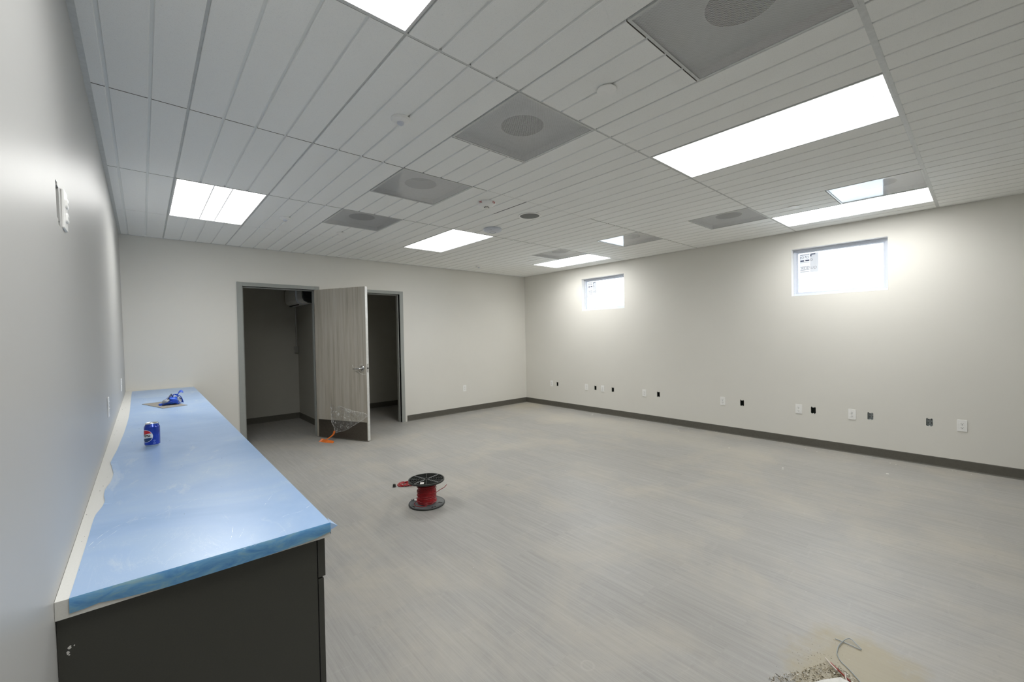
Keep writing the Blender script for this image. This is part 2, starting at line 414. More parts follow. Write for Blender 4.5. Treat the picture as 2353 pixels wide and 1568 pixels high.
holes = [(LBY - .028, LBY + .028, LBZ - .047, LBZ + .047, .014, False), (LBY - .005, LBY + .03, LBZ - .062, LBZ - .047, .014, False), (LBY - .028, LBY + .004, LBZ + .047, LBZ + .055, .014, False)]
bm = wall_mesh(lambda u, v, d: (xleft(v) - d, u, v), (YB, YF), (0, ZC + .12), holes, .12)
tag(obj('wall_left', bm, M['wall_left']), 'left wall beside the camera, its paint darkened to imitate dimmer light', kind='structure')
bm = wall_mesh(lambda u, v, d: (u, YB - d, v), (XL - .2, XR + .15), (0, ZC + .12), [], .12)
tag(obj('wall_back', bm, M['wall_back']), 'unseen wall behind the camera, made dark grey to dim the room', kind='structure')
# closets behind the doors
CY = 8.13
for nm, f, U in (('wall_closet_back', lambda u, v, d: (u, CY + d, v), (-.2, 4.3)),
                 ('wall_closet_left', lambda u, v, d: (-.1 - d, u, v), (YF + .12, CY)),
                 ('wall_closet_right', lambda u, v, d: (4.2 + d, u, v), (YF + .12, CY))):
    tag(obj(nm, wall_mesh(f, U, (0, 2.9), [], .1), M['closet']), 'unlit closet wall', kind='structure')
bm = BM(); box(bm, 2.08, 2.19, YF + .12, CY, 0, 2.9)
tag(obj('wall_closet_partition', bm, M['closet']), 'wall between the two dark closets', kind='structure')
bm = BM(); box(bm, -.2, 4.3, YF + .12, CY + .1, 2.75, 2.85)
tag(obj('ceiling_closet', bm, M['closet']), 'plain closet ceiling', kind='structure')

# ---------------------------------------------------------------- baseboards
def base_run(nm, pts, nrm, lab):
    """pts: two xy points along the wall, nrm: unit normal into the room"""
    bm = BM(); (x0, y0), (x1, y1) = pts; nx, ny = nrm
    prof = [(0, 0), (.011, 0), (.0075, .004), (.0045, .011), (.0038, .020), (.0038, .094), (.0015, .100), (0, .100)]
    a = [bm.verts.new((x0 + nx * d, y0 + ny * d, z)) for d, z in prof]; b = [bm.verts.new((x1 + nx * d, y1 + ny * d, z)) for d, z in prof]
    n = len(prof)
    for i in range(n): bm.faces.new((a[i], a[(i + 1) % n], b[(i + 1) % n], b[i]))
    bm.faces.new(a); bm.faces.new(b[::-1])
    return tag(obj(nm, bm, M['base']), lab, kind='structure')
base_run('baseboard_right', ((XR, YB), (XR, YF)), (-1, 0), 'dark taupe vinyl base along the right wall')
base_run('baseboard_far', ((D2[1] + .10, YF), (XR, YF)), (0, -1), 'dark taupe vinyl base on the far wall right of the doors')
base_run('baseboard_between', ((D1[1] + .061, YF), (D2[0] - .06, YF)), (0, -1), 'short dark base between the two doors')
base_run('baseboard_far_left', ((.43, YF), (D1[0] - .061, YF)), (0, -1), 'dark base between counter and door')
base_run('baseboard_back', ((XL, YB), (XR, YB)), (0, 1), 'dark base on the wall behind the camera')
base_run('baseboard_left', ((xleft(0), YB), (xleft(0), 1.33)), (1, 0), 'dark base along the left wall')
base_run('baseboard_closet_back', ((-.1, CY), (2.08, CY)), (0, -1), 'dark base at the back of the left closet')
base_run('baseboard_closet_side', ((2.08, YF + .12), (2.08, CY)), (-1, 0), 'dark base on the side wall of the left closet')
base_run('baseboard_closet_rear', ((2.19, CY), (4.2, CY)), (0, -1), 'dark base at the back of the right closet')

# ---------------------------------------------------------------- ceiling
lights = [(0, 1), (0, -2), (16, 1), (16, -2), (32, 1), (32, -2)]          # (n, k) of the near-left grid corner
diffs = [(8, -2), (8, -1), (8, 0), (8, 1), (28, -2), (28, -1), (28, 0), (28, 1)]
def occupied(n, y):
    for a, k in lights:
        if a <= n < a + 4 and YA + k * 8 * S < y < YA + (k + 1) * 8 * S: return True
    for a, k in diffs:
        if a <= n < a + 4 and YA + k * 8 * S < y < YA + (k + .5) * 8 * S: return True
    return False
bm = BM(); bg = BM()
GX = .0125
yb = [YA + i * 4 * S for i in range(-7, 7)]     # 2 ft steps
for n in range(-3, 39):
    x0 = X0 + n * S + GX / 2; x1 = X0 + (n + 1) * S - GX / 2
    x0 = max(x0, XL + .02); x1 = min(x1, XR - .006)
    if x1 - x0 < .01: continue
    # runs of free half cells, tiles are four feet long unless beside a diffuser
    i = 0
    cells = []
    for i in range(len(yb) - 1):
        a, b = max(yb[i], YB + .02), min(yb[i + 1], YF - .02)
        if b - a < .01: continue
        if not occupied(n, (a + b) / 2): cells.append((a, b, i))
    runs = []
    for a, b, i in cells:
        if runs and abs(runs[-1][1] - a) < 1e-6 and (i - 7) % 2 == 1: runs[-1][1] = b
        else: runs.append([a, b])
    for a, b in runs:
        g = .0034 if not (13 <= n <= 21 and abs(a - YA) < .01) else .0008
        g2 = .0034 if not (13 <= n <= 21 and abs(b - YA) < .01) else .0008
        if abs(a - (YA - 8 * S)) < .01: g = .006
        if abs(b - (YA - 8 * S)) < .01: g2 = .006
        if abs(a - (YA - 16 * S)) < .01: g = .012
        if abs(b - (YA - 16 * S)) < .01: g2 = .012
        c = .0022
        lo = [bm.verts.new(p) for p in ((x0 + c, a + g, ZC), (x1 - c, a + g, ZC), (x1 - c, b - g2, ZC), (x0 + c, b - g2, ZC))]
        hi = [bm.verts.new(p) for p in ((x0, a + g - .0004, ZC + c), (x1, a + g - .0004, ZC + c), (x1, b - g2 + .0004, ZC + c), (x0, b - g2 + .0004, ZC + c))]
        tp = [bm.verts.new((v.co.x, v.co.y, ZC + .014)) for v in hi]
        bm.faces.new(lo[::-1])
        bm.faces.new(tp)
        for q in range(4):
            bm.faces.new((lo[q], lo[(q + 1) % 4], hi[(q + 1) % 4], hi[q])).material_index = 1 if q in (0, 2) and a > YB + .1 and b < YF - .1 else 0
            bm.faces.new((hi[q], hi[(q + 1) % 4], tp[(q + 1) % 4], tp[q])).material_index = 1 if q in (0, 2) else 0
# kerf floor along the grooves; the short joints between panels stay open to the dark plenum
for n in range(-3, 39):
    x0 = X0 + n * S; x1 = x0 + GX / 2 + .001; xm0 = max(x0 - GX / 2 - .001, XL); xm1 = min(x1, XR); z = ZC + .0115
    for i in range(len(yb) - 1):
        a, b = max(yb[i], YB), min(yb[i + 1], YF)
        if b - a < .01: continue
        l, r_ = occupied(n - 1, (a + b) / 2), occupied(n, (a + b) / 2)
        if (l and r_): continue
        p, q = (x0 if l else xm0), (x0 if r_ else xm1)
        if q > p and q > XL: quad(bm, (max(p, XL), a, z), (max(p, XL), b, z), (q, b, z), (q, a, z))
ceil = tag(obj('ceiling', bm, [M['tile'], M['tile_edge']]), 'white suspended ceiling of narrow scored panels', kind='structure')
# solid deck far above keeps the plenum dark
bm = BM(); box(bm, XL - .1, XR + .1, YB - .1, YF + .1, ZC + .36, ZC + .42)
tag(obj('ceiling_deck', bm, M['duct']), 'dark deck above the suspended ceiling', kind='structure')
# tee grid: main tees along X at k=-1 and k=-2, fine tees along Y every 2 ft, wall angles
bm = BM()
def grid_row(y, w, z):
    n = -3
    for n in range(-3, 39):
        x0 = max(X0 + n * S, XL); x1 = min(X0 + (n + 1) * S, XR)
        if x1 > x0: box(bm, x0, x1, y - w, y + w, z, z + .004)
grid_row(YA - 8 * S, .0058, ZC + .001); grid_row(YA - 16 * S, .0118, ZC - .0005)
for n in range(0, 39, 4):
    x = X0 + n * S
    if XL < x < XR: box(bm, x - .0058, x + .0058, YB, YF, ZC + .008, ZC + .0115)
box(bm, XL, XL + .022, YB, YF, ZC - .001, ZC + .004)
box(bm, XR - .010, XR, YB, YF, ZC - .001, ZC + .003)
box(bm, XL, XR, YF - .012, YF, ZC - .001, ZC + .003)
box(bm, XL, XR, YB, YB + .02, ZC - .001, ZC + .003)
obj('ceiling_grid', bm, M['grid'], ceil)
bm = BM(); xg = X0 + 16 * S; box(bm, xg - .0055, xg + .0055, YA + .02, YA + 3.2 * S, ZC + .001, ZC + .0044)  # solid dark strip in the groove, standing in for the darkness of a gap
tag(obj('gap_shade_strip', bm, M['slot'], ceil), 'dark strip painting the shade of a gap between two ceiling panels')

# ---------------------------------------------------------------- light fixtures
def make_light():
    L, W = 8 * S, 4 * S
    r = empty('ceiling_light')
    b = BM(); t = .014
    for (x0, x1, y0, y1) in ((0, W, 0, t), (0, W, L - t, L), (0, t, t, L - t), (W - t, W, t, L - t)):
        box(b, x0 + (.003 if x0 == 0 else 0), x1 - (.003 if x1 == W else 0), y0 + (.003 if y0 == 0 else 0), y1 - (.003 if y1 == L else 0), -.001, .03)
    obj('frame', b, M['trim'], r)
    b = BM(); box(b, t, W - t, t, L - t, .03, .06); obj('housing', b, M['trim'], r)
    c = W / 2
    for (x0, x1) in ((t, c - .062), (c + .062, W - t)):
        b = BM(); n = 10
        for i in range(n):
            u0, u1 = i / n, (i + 1) / n
            z = lambda u: .009 + .006 * math.sin(PI * u)
            xa, xb = x0 + (x1 - x0) * u0, x0 + (x1 - x0) * u1
            quad(b, (xa, t, z(u0)), (xa, L - t, z(u0)), (xb, L - t, z(u1)), (xb, t, z(u1)))
        obj('lens', b, M['lens'], r, smooth=True)
    b = BM(); quad(b, (c - .060, t, .008), (c - .060, L - t, .008), (c + .060, L - t, .008), (c + .060, t, .008)); obj('centre_lens', b, M['lens'], r)
    for x in (c - .061, c + .061):
        b = BM(); box(b, x - .0035, x + .0035, t, L - t, .005, .014); obj('lens_rib', b, M['lensdim'], r)
    return r
lab = ['square-looking lit ceiling light at left, nearest the left wall', 'lit ceiling light cut off by the top edge of the photo',
       'lit ceiling light in front of the doors, middle of the far row', 'long bright ceiling light at upper right, largest in view',
       'small lit ceiling light beside the far right corner', 'lit ceiling light close to the right wall above the right window']
proto = make_light()
for i, (n, k) in enumerate(lights):
    o = proto if i == 0 else copy_tree(proto)
    o.location = (X0 + n * S, YA + k * 8 * S, ZC); tag(o, lab[i], 'ceiling light', 'recessed two by four ceiling lights')
for o in [x for x in list(C.objects) if x.name.startswith('ceiling_light')]:
    la = bpy.data.lights.new('lamp', 'AREA'); la.shape = 'RECTANGLE'; la.size = 4 * S - .04; la.size_y = 8 * S - .04; la.energy = LAMP_W; la.color = (1, .995, .97); la.spread = math.radians(145)
    lo = bpy.data.objects.new('lamp', la); C.objects.link(lo); lo.parent = o; lo.location = (2 * S, 4 * S, .0045)
# ---------------------------------------------------------------- perforated diffusers
def make_diff():
    W = 4 * S; r = empty('air_diffuser'); t = .016
    b = BM()
    for (x0, x1, y0, y1) in ((0, W, 0, t), (0, W, W - t, W), (0, t, t, W - t), (W - t, W, t, W - t)):
        box(b, x0 + (.003 if x0 == 0 else 0), x1 - (.003 if x1 == W else 0), y0 + (.003 if y0 == 0 else 0), y1 - (.003 if y1 == W else 0), -.0015, .012)
    obj('frame', b, M['grid'], r)
    b = BM(); quad(b, (t - .001, t - .001, .0015), (t - .001, W - t + .001, .0015), (W - t + .001, W - t + .001, .0015), (W - t + .001, t - .001, .0015)); obj('perforated_panel', b, M['perf'], r)
    # back pan with a round neck
    b = BM(); n = 48; R = .127; c = W / 2; zz = .042
    ring = [b.verts.new((c + R * math.cos(2 * PI * i / n), c + R * math.sin(2 * PI * i / n), zz)) for i in range(n)]
    sq = []
    for i in range(n):
        a = 2 * PI * i / n; s_ = max(abs(math.cos(a)), abs(math.sin(a))); sq.append(b.verts.new((c + (c - t) * math.cos(a) / s_, c + (c - t) * math.sin(a) / s_, zz)))
    lo = [b.verts.new((v.co.x, v.co.y, .002)) for v in sq]
    for i in range(n):
        j = (i + 1) % n
        b.faces.new((ring[i], ring[j], sq[j], sq[i])); b.faces.new((sq[i], sq[j], lo[j], lo[i]))
    obj('back_pan', b, M['pan'], r)
    b = BM(); lathe(b, [(R, zz), (R, zz + .07)], 48, c, c, False)
    top = [b.verts.new((c + R * math.cos(2 * PI * i / n), c + R * math.sin(2 * PI * i / n), zz + .07)) for i in range(n)]; b.faces.new(top)
    obj('neck', b, M['pan2'], r, smooth=True)
    return r
M['pan2'] = plain('diffuser_neck', (.02, .02, .02), .7)
lab = ['largest perforated air diffuser at the top edge of the photo', 'perforated diffuser with dark round neck, second nearest the camera in the left row',
       'third perforated diffuser from the camera in the left row', 'farthest perforated diffuser of the left row, in front of the doors',
       'perforated diffuser with a mirrored window in it, beside the lit light over the right window', 'dull grey perforated grille between the two that mirror windows',
       'perforated grille half white with a mirrored window, above the left window', 'faint grey perforated grille beside the farthest ceiling light']
proto = make_diff()
for i, (n, k) in enumerate(diffs):
    o = proto if i == 0 else copy_tree(proto)
    o.location = (X0 + n * S, YA + k * 8 * S, ZC)
    tag(o, lab[i], 'air diffuser', 'perforated ceiling air diffusers')
# ---------------------------------------------------------------- small ceiling devices
def cpos(n, k): return (X0 + n * S, YA + k * 8 * S, ZC)
def dev(name, prof, mat, loc, label, cat, group=None):
    r = empty(name, loc); b = BM(); lathe(b, prof, 40); obj('body', b, mat, r, smooth=True); tag(r, label, cat, group); return r
# FIRE smoke detector
r = dev('smoke_detector', [(.080, 0), (.083, -.008), (.081, -.018), (.066, -.032), (.038, -.042), (.020, -.045)], M['white'], (2.361, 2.984, ZC), 'white domed smoke detector with red FIRE lettering on its rim', 'smoke detector')
def curved(R0, ang0, zc, tilt):
    def f(x, y):
        a = ang0 + x / R0; rr = R0 - y * .25
        return (rr * math.cos(a), rr * math.sin(a), zc + y * .9)
    return f
va = math.atan2(-2.984, -2.361)
def det_r(z):
    P = [(0, .080), (-.008, .083), (-.018, .081), (-.032, .066), (-.042, .038)]
    for (z1, r1), (z2, r2) in zip(P, P[1:]):
        if z2 <= z <= z1: return r1 + (r2 - r1) * (z1 - z) / (z1 - z2) + .0016
    return .0807
for q, da in enumerate((-.75, .75 + .2, 2.6)):
    b = BM(); add_text(b, 'FIRE', .0185, lambda x, y, da=da: (det_r(y - .017) * math.cos(va + da + x / .076), det_r(y - .017) * math.sin(va + da + x / .076), -.0172 + y), bold=.0007)
    obj('lettering', b, M['redprint'], r)
b = BM(); lathe(b, [(.020, -.044), (.021, -.050), (.012, -.056), (.003, -.057)], 24); obj('sensor_cap', b, M['aluminium'], r, smooth=True)
b = BM()
for i in range(10):
    a = i * 2 * PI / 10; box(b, .0215 * math.cos(a) - .002, .0215 * math.cos(a) + .002, .0215 * math.sin(a) - .002, .0215 * math.sin(a) + .002, -.051, -.044)
obj('vent_slot', b, M['slot'], r)
# access point
r = dev('wireless_access_point', [(.100, 0), (.103, -.006), (.106, -.012), (.103, -.022), (.086, -.034), (.058, -.041), (.036, -.043)], M['bluewhite'], (2.998, 3.686, ZC), 'round pale grey wireless access point beside the lit light before the doors', 'access point')
b = BM(); lathe(b, [(.036, -.043), (.034, -.0445), (.033, -.043)], 40, cap=False); obj('ring_groove', b, M['boxdark'], r, smooth=True)
b = BM(); box(b, -.070, -.062, -.06, -.045, -.033, -.0305); obj('status_mark', b, M['slot'], r)
# recessed speaker
r = empty('ceiling_speaker', (2.969, 3.053, ZC))
b = BM(); lathe(b, [(.098, -.0005), (.118, -.0005), (.120, -.003), (.117, -.006), (.101, -.006), (.098, -.003)], 48, cap=False); obj('bezel', b, M['white'], r, smooth=True)
b = BM(); lathe(b, [(.0985, -.003), (.06, -.0045), (.001, -.005)], 48, cap=False); obj('grille', b, M['speaker'], r, smooth=True)
tag(r, 'round ceiling speaker with dark grey mesh and white rim', 'speaker')
# concealed sprinkler plates
for i, (n, k, l) in enumerate([(10.07, -1.24, 'round white concealed sprinkler cover between the two nearest left diffusers'), (10.01, 1.75, 'tiny round white sprinkler cover left of the doors, behind the farthest left diffuser'),
                               (30.1, -1.24, 'round white sprinkler cover near the light by the right wall'), (30.03, 1.76, 'tiny round sprinkler cover near the farthest light')]):
    r = empty('sprinkler_cover', cpos(n, k)); b = BM(); lathe(b, [(.034, .001), (.034, -.003), (.0465, -.004), (.0475, -.007), (.045, -.009), (.001, -.0095)], 40, cap=False)
    obj('cover_plate', b, M['white'], r, smooth=True)
    b = BM(); lathe(b, [(.030, .0115), (.030, -.004)], 32, cap=False); obj('cup', b, M['slot'], r)
    tag(r, l, 'sprinkler', 'concealed sprinkler covers')
for i, (n, k, l) in enumerate([(5.83, -.5, 'small white ceiling sensor with a lens nub left of the diffuser row'), (5.8, 1.53, 'small white ceiling sensor right of the left light'),
                               (27.61, 2.53, 'small white ceiling sensor nearest the far wall')]):
    r = dev('occupancy_sensor', [(.052, 0), (.053, -.006), (.048, -.014), (.030, -.018), (.022, -.022)], M['white'], cpos(n, k), l, 'sensor', 'occupancy sensors')
    b = BM(); lathe(b, [(.020, -.020), (.018, -.030), (.010, -.036), (.001, -.037)], 24, cap=False); obj('lens_nub', b, M['bluewhite'], r, smooth=True)

# ---------------------------------------------------------------- outlets
def rrect(bm, cx, cz, w, h, r, y0, y1, seg=4, mi=0):
    pts = []
    for sx, sz, a0 in ((1, 1, 0), (-1, 1, PI / 2), (-1, -1, PI), (1, -1, 1.5 * PI)):
        for i in range(seg + 1):
            a = a0 + i / seg * PI / 2; pts.append((cx + sx * (w / 2 - r) + r * math.cos(a), cz + sz * (h / 2 - r) + r * math.sin(a)))
    f = [bm.verts.new((x, y0, z)) for x, z in pts]; k = [bm.verts.new((x, y1, z)) for x, z in pts]; n = len(pts)
    bm.faces.new(k).material_index = mi; bm.faces.new(f[::-1]).material_index = mi
    for i in range(n): bm.faces.new((f[i], f[(i + 1) % n], k[(i + 1) % n], k[i])).material_index = mi
def make_outlet():     # faces -Y, centre at origin
    r = empty('wall_outlet')
    b = BM(); rrect(b, 0, 0, .0700, .1143, .004, 0, -.0052); obj('cover_plate', b, M['white'], r, bev=.0015)
    for s in (1, -1):
        b = BM(); rrect(b, 0, s * .0197, .034, .0285, .010, -.004, -.0072); p = obj('receptacle', b, M['white'], r, bev=.0006)
        for (x, z, w, h) in ((-.0065, .003, .0022, .0085), (.0065, .003, .0022, .007), (0, -.0075, .005, .005)):
            b2 = BM(); box(b2, x - w / 2, x + w / 2, -.0075, -.0070, s * .0197 + z - h / 2, s * .0197 + z + h / 2); obj('slot', b2, M['slot'], p)
    b = BM(); b_ = [(.003, 0), (.003, -.0012), (.0005, -.0016)]
    lathe(b, b_, 12, cap=False); o = obj('screw', b, M['chrome'], r, loc=(0, -.0052, 0), rot=(-PI / 2, 0, 0))
    return r
outlet = make_outlet()
ordn = ['first', 'second', 'third', 'fourth', 'fifth', 'sixth', 'seventh', 'eighth and nearest']
for i, y in enumerate(OUT_Y):
    o = outlet if i == 0 else copy_tree(outlet)
    o.location = (XR - .0002, y, OZ); o.rotation_euler = (0, 0, -PI / 2)
    tag(o, 'white duplex outlet low on the right wall, %s from the far corner' % ordn[i], 'outlet', 'outlets along the right wall')
o = copy_tree(outlet); o.location = (4.4615, YF - .0002, .443); o.rotation_euler = (0, 0, 0); tag(o, 'white duplex outlet on the far wall between door and corner', 'outlet'); 
if 'group' in o: del o['group']
for y, z, l in ((3.317, 1.05, 'white outlet above the counter on the left wall, nearer the camera'), (5.20, 1.03, 'white outlet above the counter on the left wall, nearer the far wall')):
    o = copy_tree(outlet); o.location = (xleft(z) + .0002, y, z); o.rotation_euler = (0, 0, PI / 2); tag(o, l, 'outlet', 'outlets above the counter')
# open back boxes
def make_box(mat):     # opening faces -Y, front rim at y=0 (set behind the drywall)
    r = empty('electrical_box')
    b = BM(); w, h, d = .030, .047, .055
    P = lambda x, y, z: (x, y, z)
    quad(b, (-w, 0, -h), (-w, 0, h), (-w, d, h), (-w, d, -h)); quad(b, (w, 0, -h), (w, 0, h), (w, d, h), (w, d, -h))
    quad(b, (-w, 0, h), (w, 0, h), (w, d, h), (-w, d, h)); quad(b, (-w, 0, -h), (w, 0, -h), (w, d, -h), (-w, d, -h)); quad(b, (-w, d, -h), (w, d, -h), (w, d, h), (-w, d, h))
    obj('box_shell', b, mat, r)
    for x, z in ((-.012, .015), (.012, -.015), (.013, .018), (-.012, -.018)):
        b = BM(); lathe(b, [(.0045, 0), (.0045, .001)], 14); obj('knockout', b, M['slot'], r, loc=(x, d - .0008, z), rot=(PI / 2, 0, 0))
    for s in (1, -1):
        b = BM(); box(b, -.006, .006, -.001, .001, s * .0335 - .005, s * .0335 + .005); obj('mounting_ear', b, mat, r)
    return r
steel = make_box(M['steel']); dark = make_box(M['boxdark'])
us, ud = False, False
for i, y in enumerate(BOX_Y):
    if i >= 6:
        o = steel if not us else copy_tree(steel); us = True; look = 'open grey steel electrical box'
    else:
        o = dark if not ud else copy_tree(dark); ud = True; look = 'open dark electrical box hole'
    o.location = (XR + .0145, y, OZ); o.rotation_euler = (0, 0, -PI / 2)
    tag(o, '%s in the right wall, %s from the far corner' % (look, ordn[i]), 'electrical box', 'open electrical boxes in the right wall')
o = copy_tree(dark); o.location = (xleft(LBZ) - .0145, LBY, LBZ); o.rotation_euler = (0, 0, PI / 2); tag(o, 'open electrical box hole high on the left wall', 'electrical box')
if 'group' in o: del o['group']
b = BM()
tube(b, smoothpath([(XR + .05, .382, .43), (XR + .02, .36, .455), (XR + .03, .377, .47), (XR + .05, .355, .46)]), .0016, 6)
tag(obj('loose_wires', b, M['wiregrey'], None), 'short grey wire ends in the open box nearest the camera', 'wire')
# media plate on left wall
r = empty('wall_plate', (xleft(1.81), 1.796, 1.812), PI / 2)
b = BM(); rrect(b, 0, 0, .070, .1143, .004, 0, -.006); obj('cover_plate', b, M['white'], r, bev=.0015)
for s in (1, -1):
    b = BM(); rrect(b, .004, s * .021, .032, .027, .007, -.005, -.0105); p = obj('receptacle', b, M['white'], r, bev=.001)
    for x in (-.006, .008):
        b = BM(); box(b, x - .001 + .004, x + .001 + .004, -.0107, -.0102, s * .021 - .004, s * .021 + .004); obj('slot', b, M['slot'], p)
tag(r, 'white plate with raised receptacles high on the left wall beside the open box', 'wall plate')

# ---------------------------------------------------------------- windows
def make_window(name, y0, y1, label, text):
    z0, z1 = WZ
    r = empty(name, (XR, (y0 + y1) / 2, z0)); tag(r, label, kind='structure')
    cy = (y0 + y1) / 2; h = (y1 - y0) / 2; H = z1 - z0
    def fr(b, a, w, x0, x1):     # a ring: outer half size inset a, width w
        box(b, x0, x1, -h + a, h - a, a, a + w); box(b, x0, x1, -h + a, h - a, H - a - w, H - a)
        box(b, x0, x1, -h + a, -h + a + w, a + w, H - a - w); box(b, x0, x1, h - a - w, h - a, a + w, H - a - w)
    b = BM(); fr(b, .001, .003, .002, .149); obj('window_reveal', b, M['white'], r)
    b = BM(); fr(b, .004, .030, .085, .150); obj('window_frame', b, M['vinylwin'], r, bev=.003)
    b = BM(); fr(b, .0335, .018, .098, .140); obj('sash', b, M['vinylwin'], r, bev=.002)
    b = BM(); box(b, .118, .122, -h + .050, h - .050, .050, H - .050); obj('glass_pane', b, M['glass'], r)
    # maker's label stuck on the pane; it reads from outside, so it is reversed from in here
    X = .1172; yl = h - .058; zt = H - .058      # left top corner as seen from inside
    b = BM()
    quad(b, (X, yl, zt), (X, yl - .108, zt), (X, yl - .108, zt - .235), (X, yl, zt - .235)); quad(b, (X, yl - .110, zt), (X, yl - .195, zt), (X, yl - .195, zt - .235), (X, yl - .110, zt - .235), mi=1)
    st = obj('sticker', b, [M['stick_w'], M['stick_g']], r)
    b = BM(); X2 = X - .0006
    def bar(u0, u1, v0, v1): quad(b, (X2, yl - u0, zt - v0), (X2, yl - u1, zt - v0), (X2, yl - u1, zt - v1), (X2, yl - u0, zt - v1))
    for u0, u1, v0, v1 in ((.01, .104, .012, .016), (.01, .05, .078, .094), (.062, .104, .076, .092), (.01, .104, .104, .107), (.01, .104, .158, .161), (.01, .104, .198, .2015), (.01, .104, .22, .2235),
                           (.112, .165, .010, .020), (.112, .126, .024, .040), (.062, .068, .03, .045), (.01, .014, .03, .06)): bar(u0, u1, v0, v1)
    for uc, vc in ((.035, .045), (.083, .045), (.125, .082)):       # little round and square emblems
        for i in range(16):
            a0, a1 = 2 * PI * i / 16, 2 * PI * (i + 1) / 16
            p = [(uc + rr * math.cos(a), vc + rr * math.sin(a)) for rr, a in ((.013, a0), (.013, a1), (.010, a1), (.010, a0))]
            quad(b, *[(X2, yl - u, zt - v) for u, v in p])
    obj('printed_marks', b, M['stick_k'], st)
    b = BM(); add_text(b, text, .042, lambda x, y: (X2, yl - .098 + x, zt - .180 + y), bold=0)
    obj('lettering', b, M['stick_t'], st)
    return r
def label_mat(name, col):
    m = bpy.data.materials.new(name); m.use_nodes = True; t = m.node_tree; t.nodes.clear()
    o = node(t, 'ShaderNodeOutputMaterial'); d = node(t, 'ShaderNodeBsdfDiffuse'); tl = node(t, 'ShaderNodeBsdfTranslucent'); x = node(t, 'ShaderNodeMixShader')
    n = noise(t, coords(t), 30); c = ramp(t, n, [(.3, tuple(q * .97 for q in col)), (.7, col)])
    t.links.new(c, d.inputs[0]); t.links.new(c, tl.inputs[0]); x.inputs[0].default_value = .045
    t.links.new(d.outputs[0], x.inputs[1]); t.links.new(tl.outputs[0], x.inputs[2]); t.links.new(x.outputs[0], o.inputs[0]); return m
M['stick_w'] = label_mat('label_white', (.84, .86, .90)); M['stick_g'] = label_mat('label_grey', (.66, .68, .72))
M['stick_k'] = plain('label_ink', (.03, .04, .09), .5); M['stick_t'] = plain('label_grey_ink', (.30, .31, .34), .5)
make_window('window_1', *WIN[0], 'small high window in the right wall near the far corner', 'QUAKER')
make_window('window_2', *WIN[1], 'high window in the right wall nearer the camera, label on its pane', 'QUAKER')

# ---------------------------------------------------------------- door frames and door
def door_frame(a, b_, parent):
    b = BM(); f = .061; y0, y1 = YF - .014, YF + .134
    zt = DH + .05
    for (x0, x1, z0, z1) in ((a - f, a, 0, zt), (b_, b_ + f, 0, zt), (a, b_, DH, zt)):
        box(b, x0, x1, y0, y1, z0, z1)
    obj('door_frame', b, M['frame'], parent, bev=.002)
    b = BM(); s = .016                                    # stop, set back behind the door rebate
    box(b, a, a + s, YF + .040, YF + .096, 0, DH); box(b, b_ - s, b_, YF + .040, YF + .096, 0, DH); box(b, a + s, b_ - s, YF + .040, YF + .096, DH - s, DH)
    obj('door_stop', b, M['frame'], parent, bev=.0015)
r1 = empty('door_1'); tag(r1, 'left doorway with grey steel frame, its wood-look door swung wide into the room', kind='structure')
door_frame(*D1, r1)
b = BM(); box(b, D1[0] - .0005, D1[0] + .002, YF + .004, YF + .034, .93, 1.06); obj('strike_plate', b, M['boxdark'], r1)
r2 = empty('door_2'); tag(r2, 'right doorway with grey steel frame, dark closet inside', kind='structure')
door_frame(*D2, r2)
b = BM(); box(b, D2[1] - .002, D2[1] + .0005, YF + .004, YF + .034, .93, 1.06); obj('strike_plate', b, M['boxdark'], r2)
# leaf: local x runs from hinge to latch, local y points to the face seen from the camera side
ang = math.atan2(5.536 - 6.36, 2.27 - 1.852)
leaf = empty('door_leaf', (1.852, 6.36, 0), ang); leaf.parent = r1
LW, LT, LH = .912, .045, 2.113
# the normal to the camera side is (-.89,-.45): local -y
b = BM(); box(b, 0.002, LW - .0015, 0, LT, .012, LH); obj('door_panel', b, M['wood'], leaf, bev=.001)
b = BM(); box(b, LW - .0015, LW, 0, LT, .012, LH); e = obj('edge_band', b, M['edge'], leaf)
b = BM(); box(b, LW, LW + .0015, .009, .036, .945, 1.060); obj('latch_plate', b, M['chrome'], leaf)
b = BM(); box(b, LW + .001, LW + .011, .015, .030, .994, 1.010); obj('latch_bolt', b, M['slot'], leaf, bev=.002)
b = BM(); box(b, .035, LW - .012, -.0016, 0, .014, .262); obj('kick_plate', b, M['kick'], leaf)
for z in (.25, 1.05, 1.86):
    b = BM(); tube(b, [(-.004, LT, z - .055), (-.004, LT, z + .055)], .006, 12); box(b, -.001, .001, 0, LT - .006, z - .055, z + .055); obj('hinge', b, M['chrome'], leaf)
b = BM(); lathe(b, [(.036, 0), (.036, .006), (.030, .011), (.013, .013), (.012, .040), (.010, .045)], 32)
lv = obj('lever_rose', b, M['chrome'], leaf, loc=(LW - .068, 0, 1.0), rot=(PI / 2, 0, 0), smooth=True)
b = BM(); tube(b, smoothpath([(0, -.046, 0), (-.012, -.051, 0), (-.035, -.053, -.001), (-.080, -.052, -.003), (-.112, -.050, -.005)]), [.0105] * 6 + [.0098] * 18 + [.0085], 14)
obj('lever_handle', b, M['chrome'], leaf, loc=(LW - .068, 0, 1.0), smooth=True)
b = BM(); lathe(b, [(.0088, 0), (.0088, .007)], 14); obj('lever_tip', b, M['slot'], leaf, loc=(LW - .068 - .110, -.050, .995), rot=(0, -PI / 2, 0))
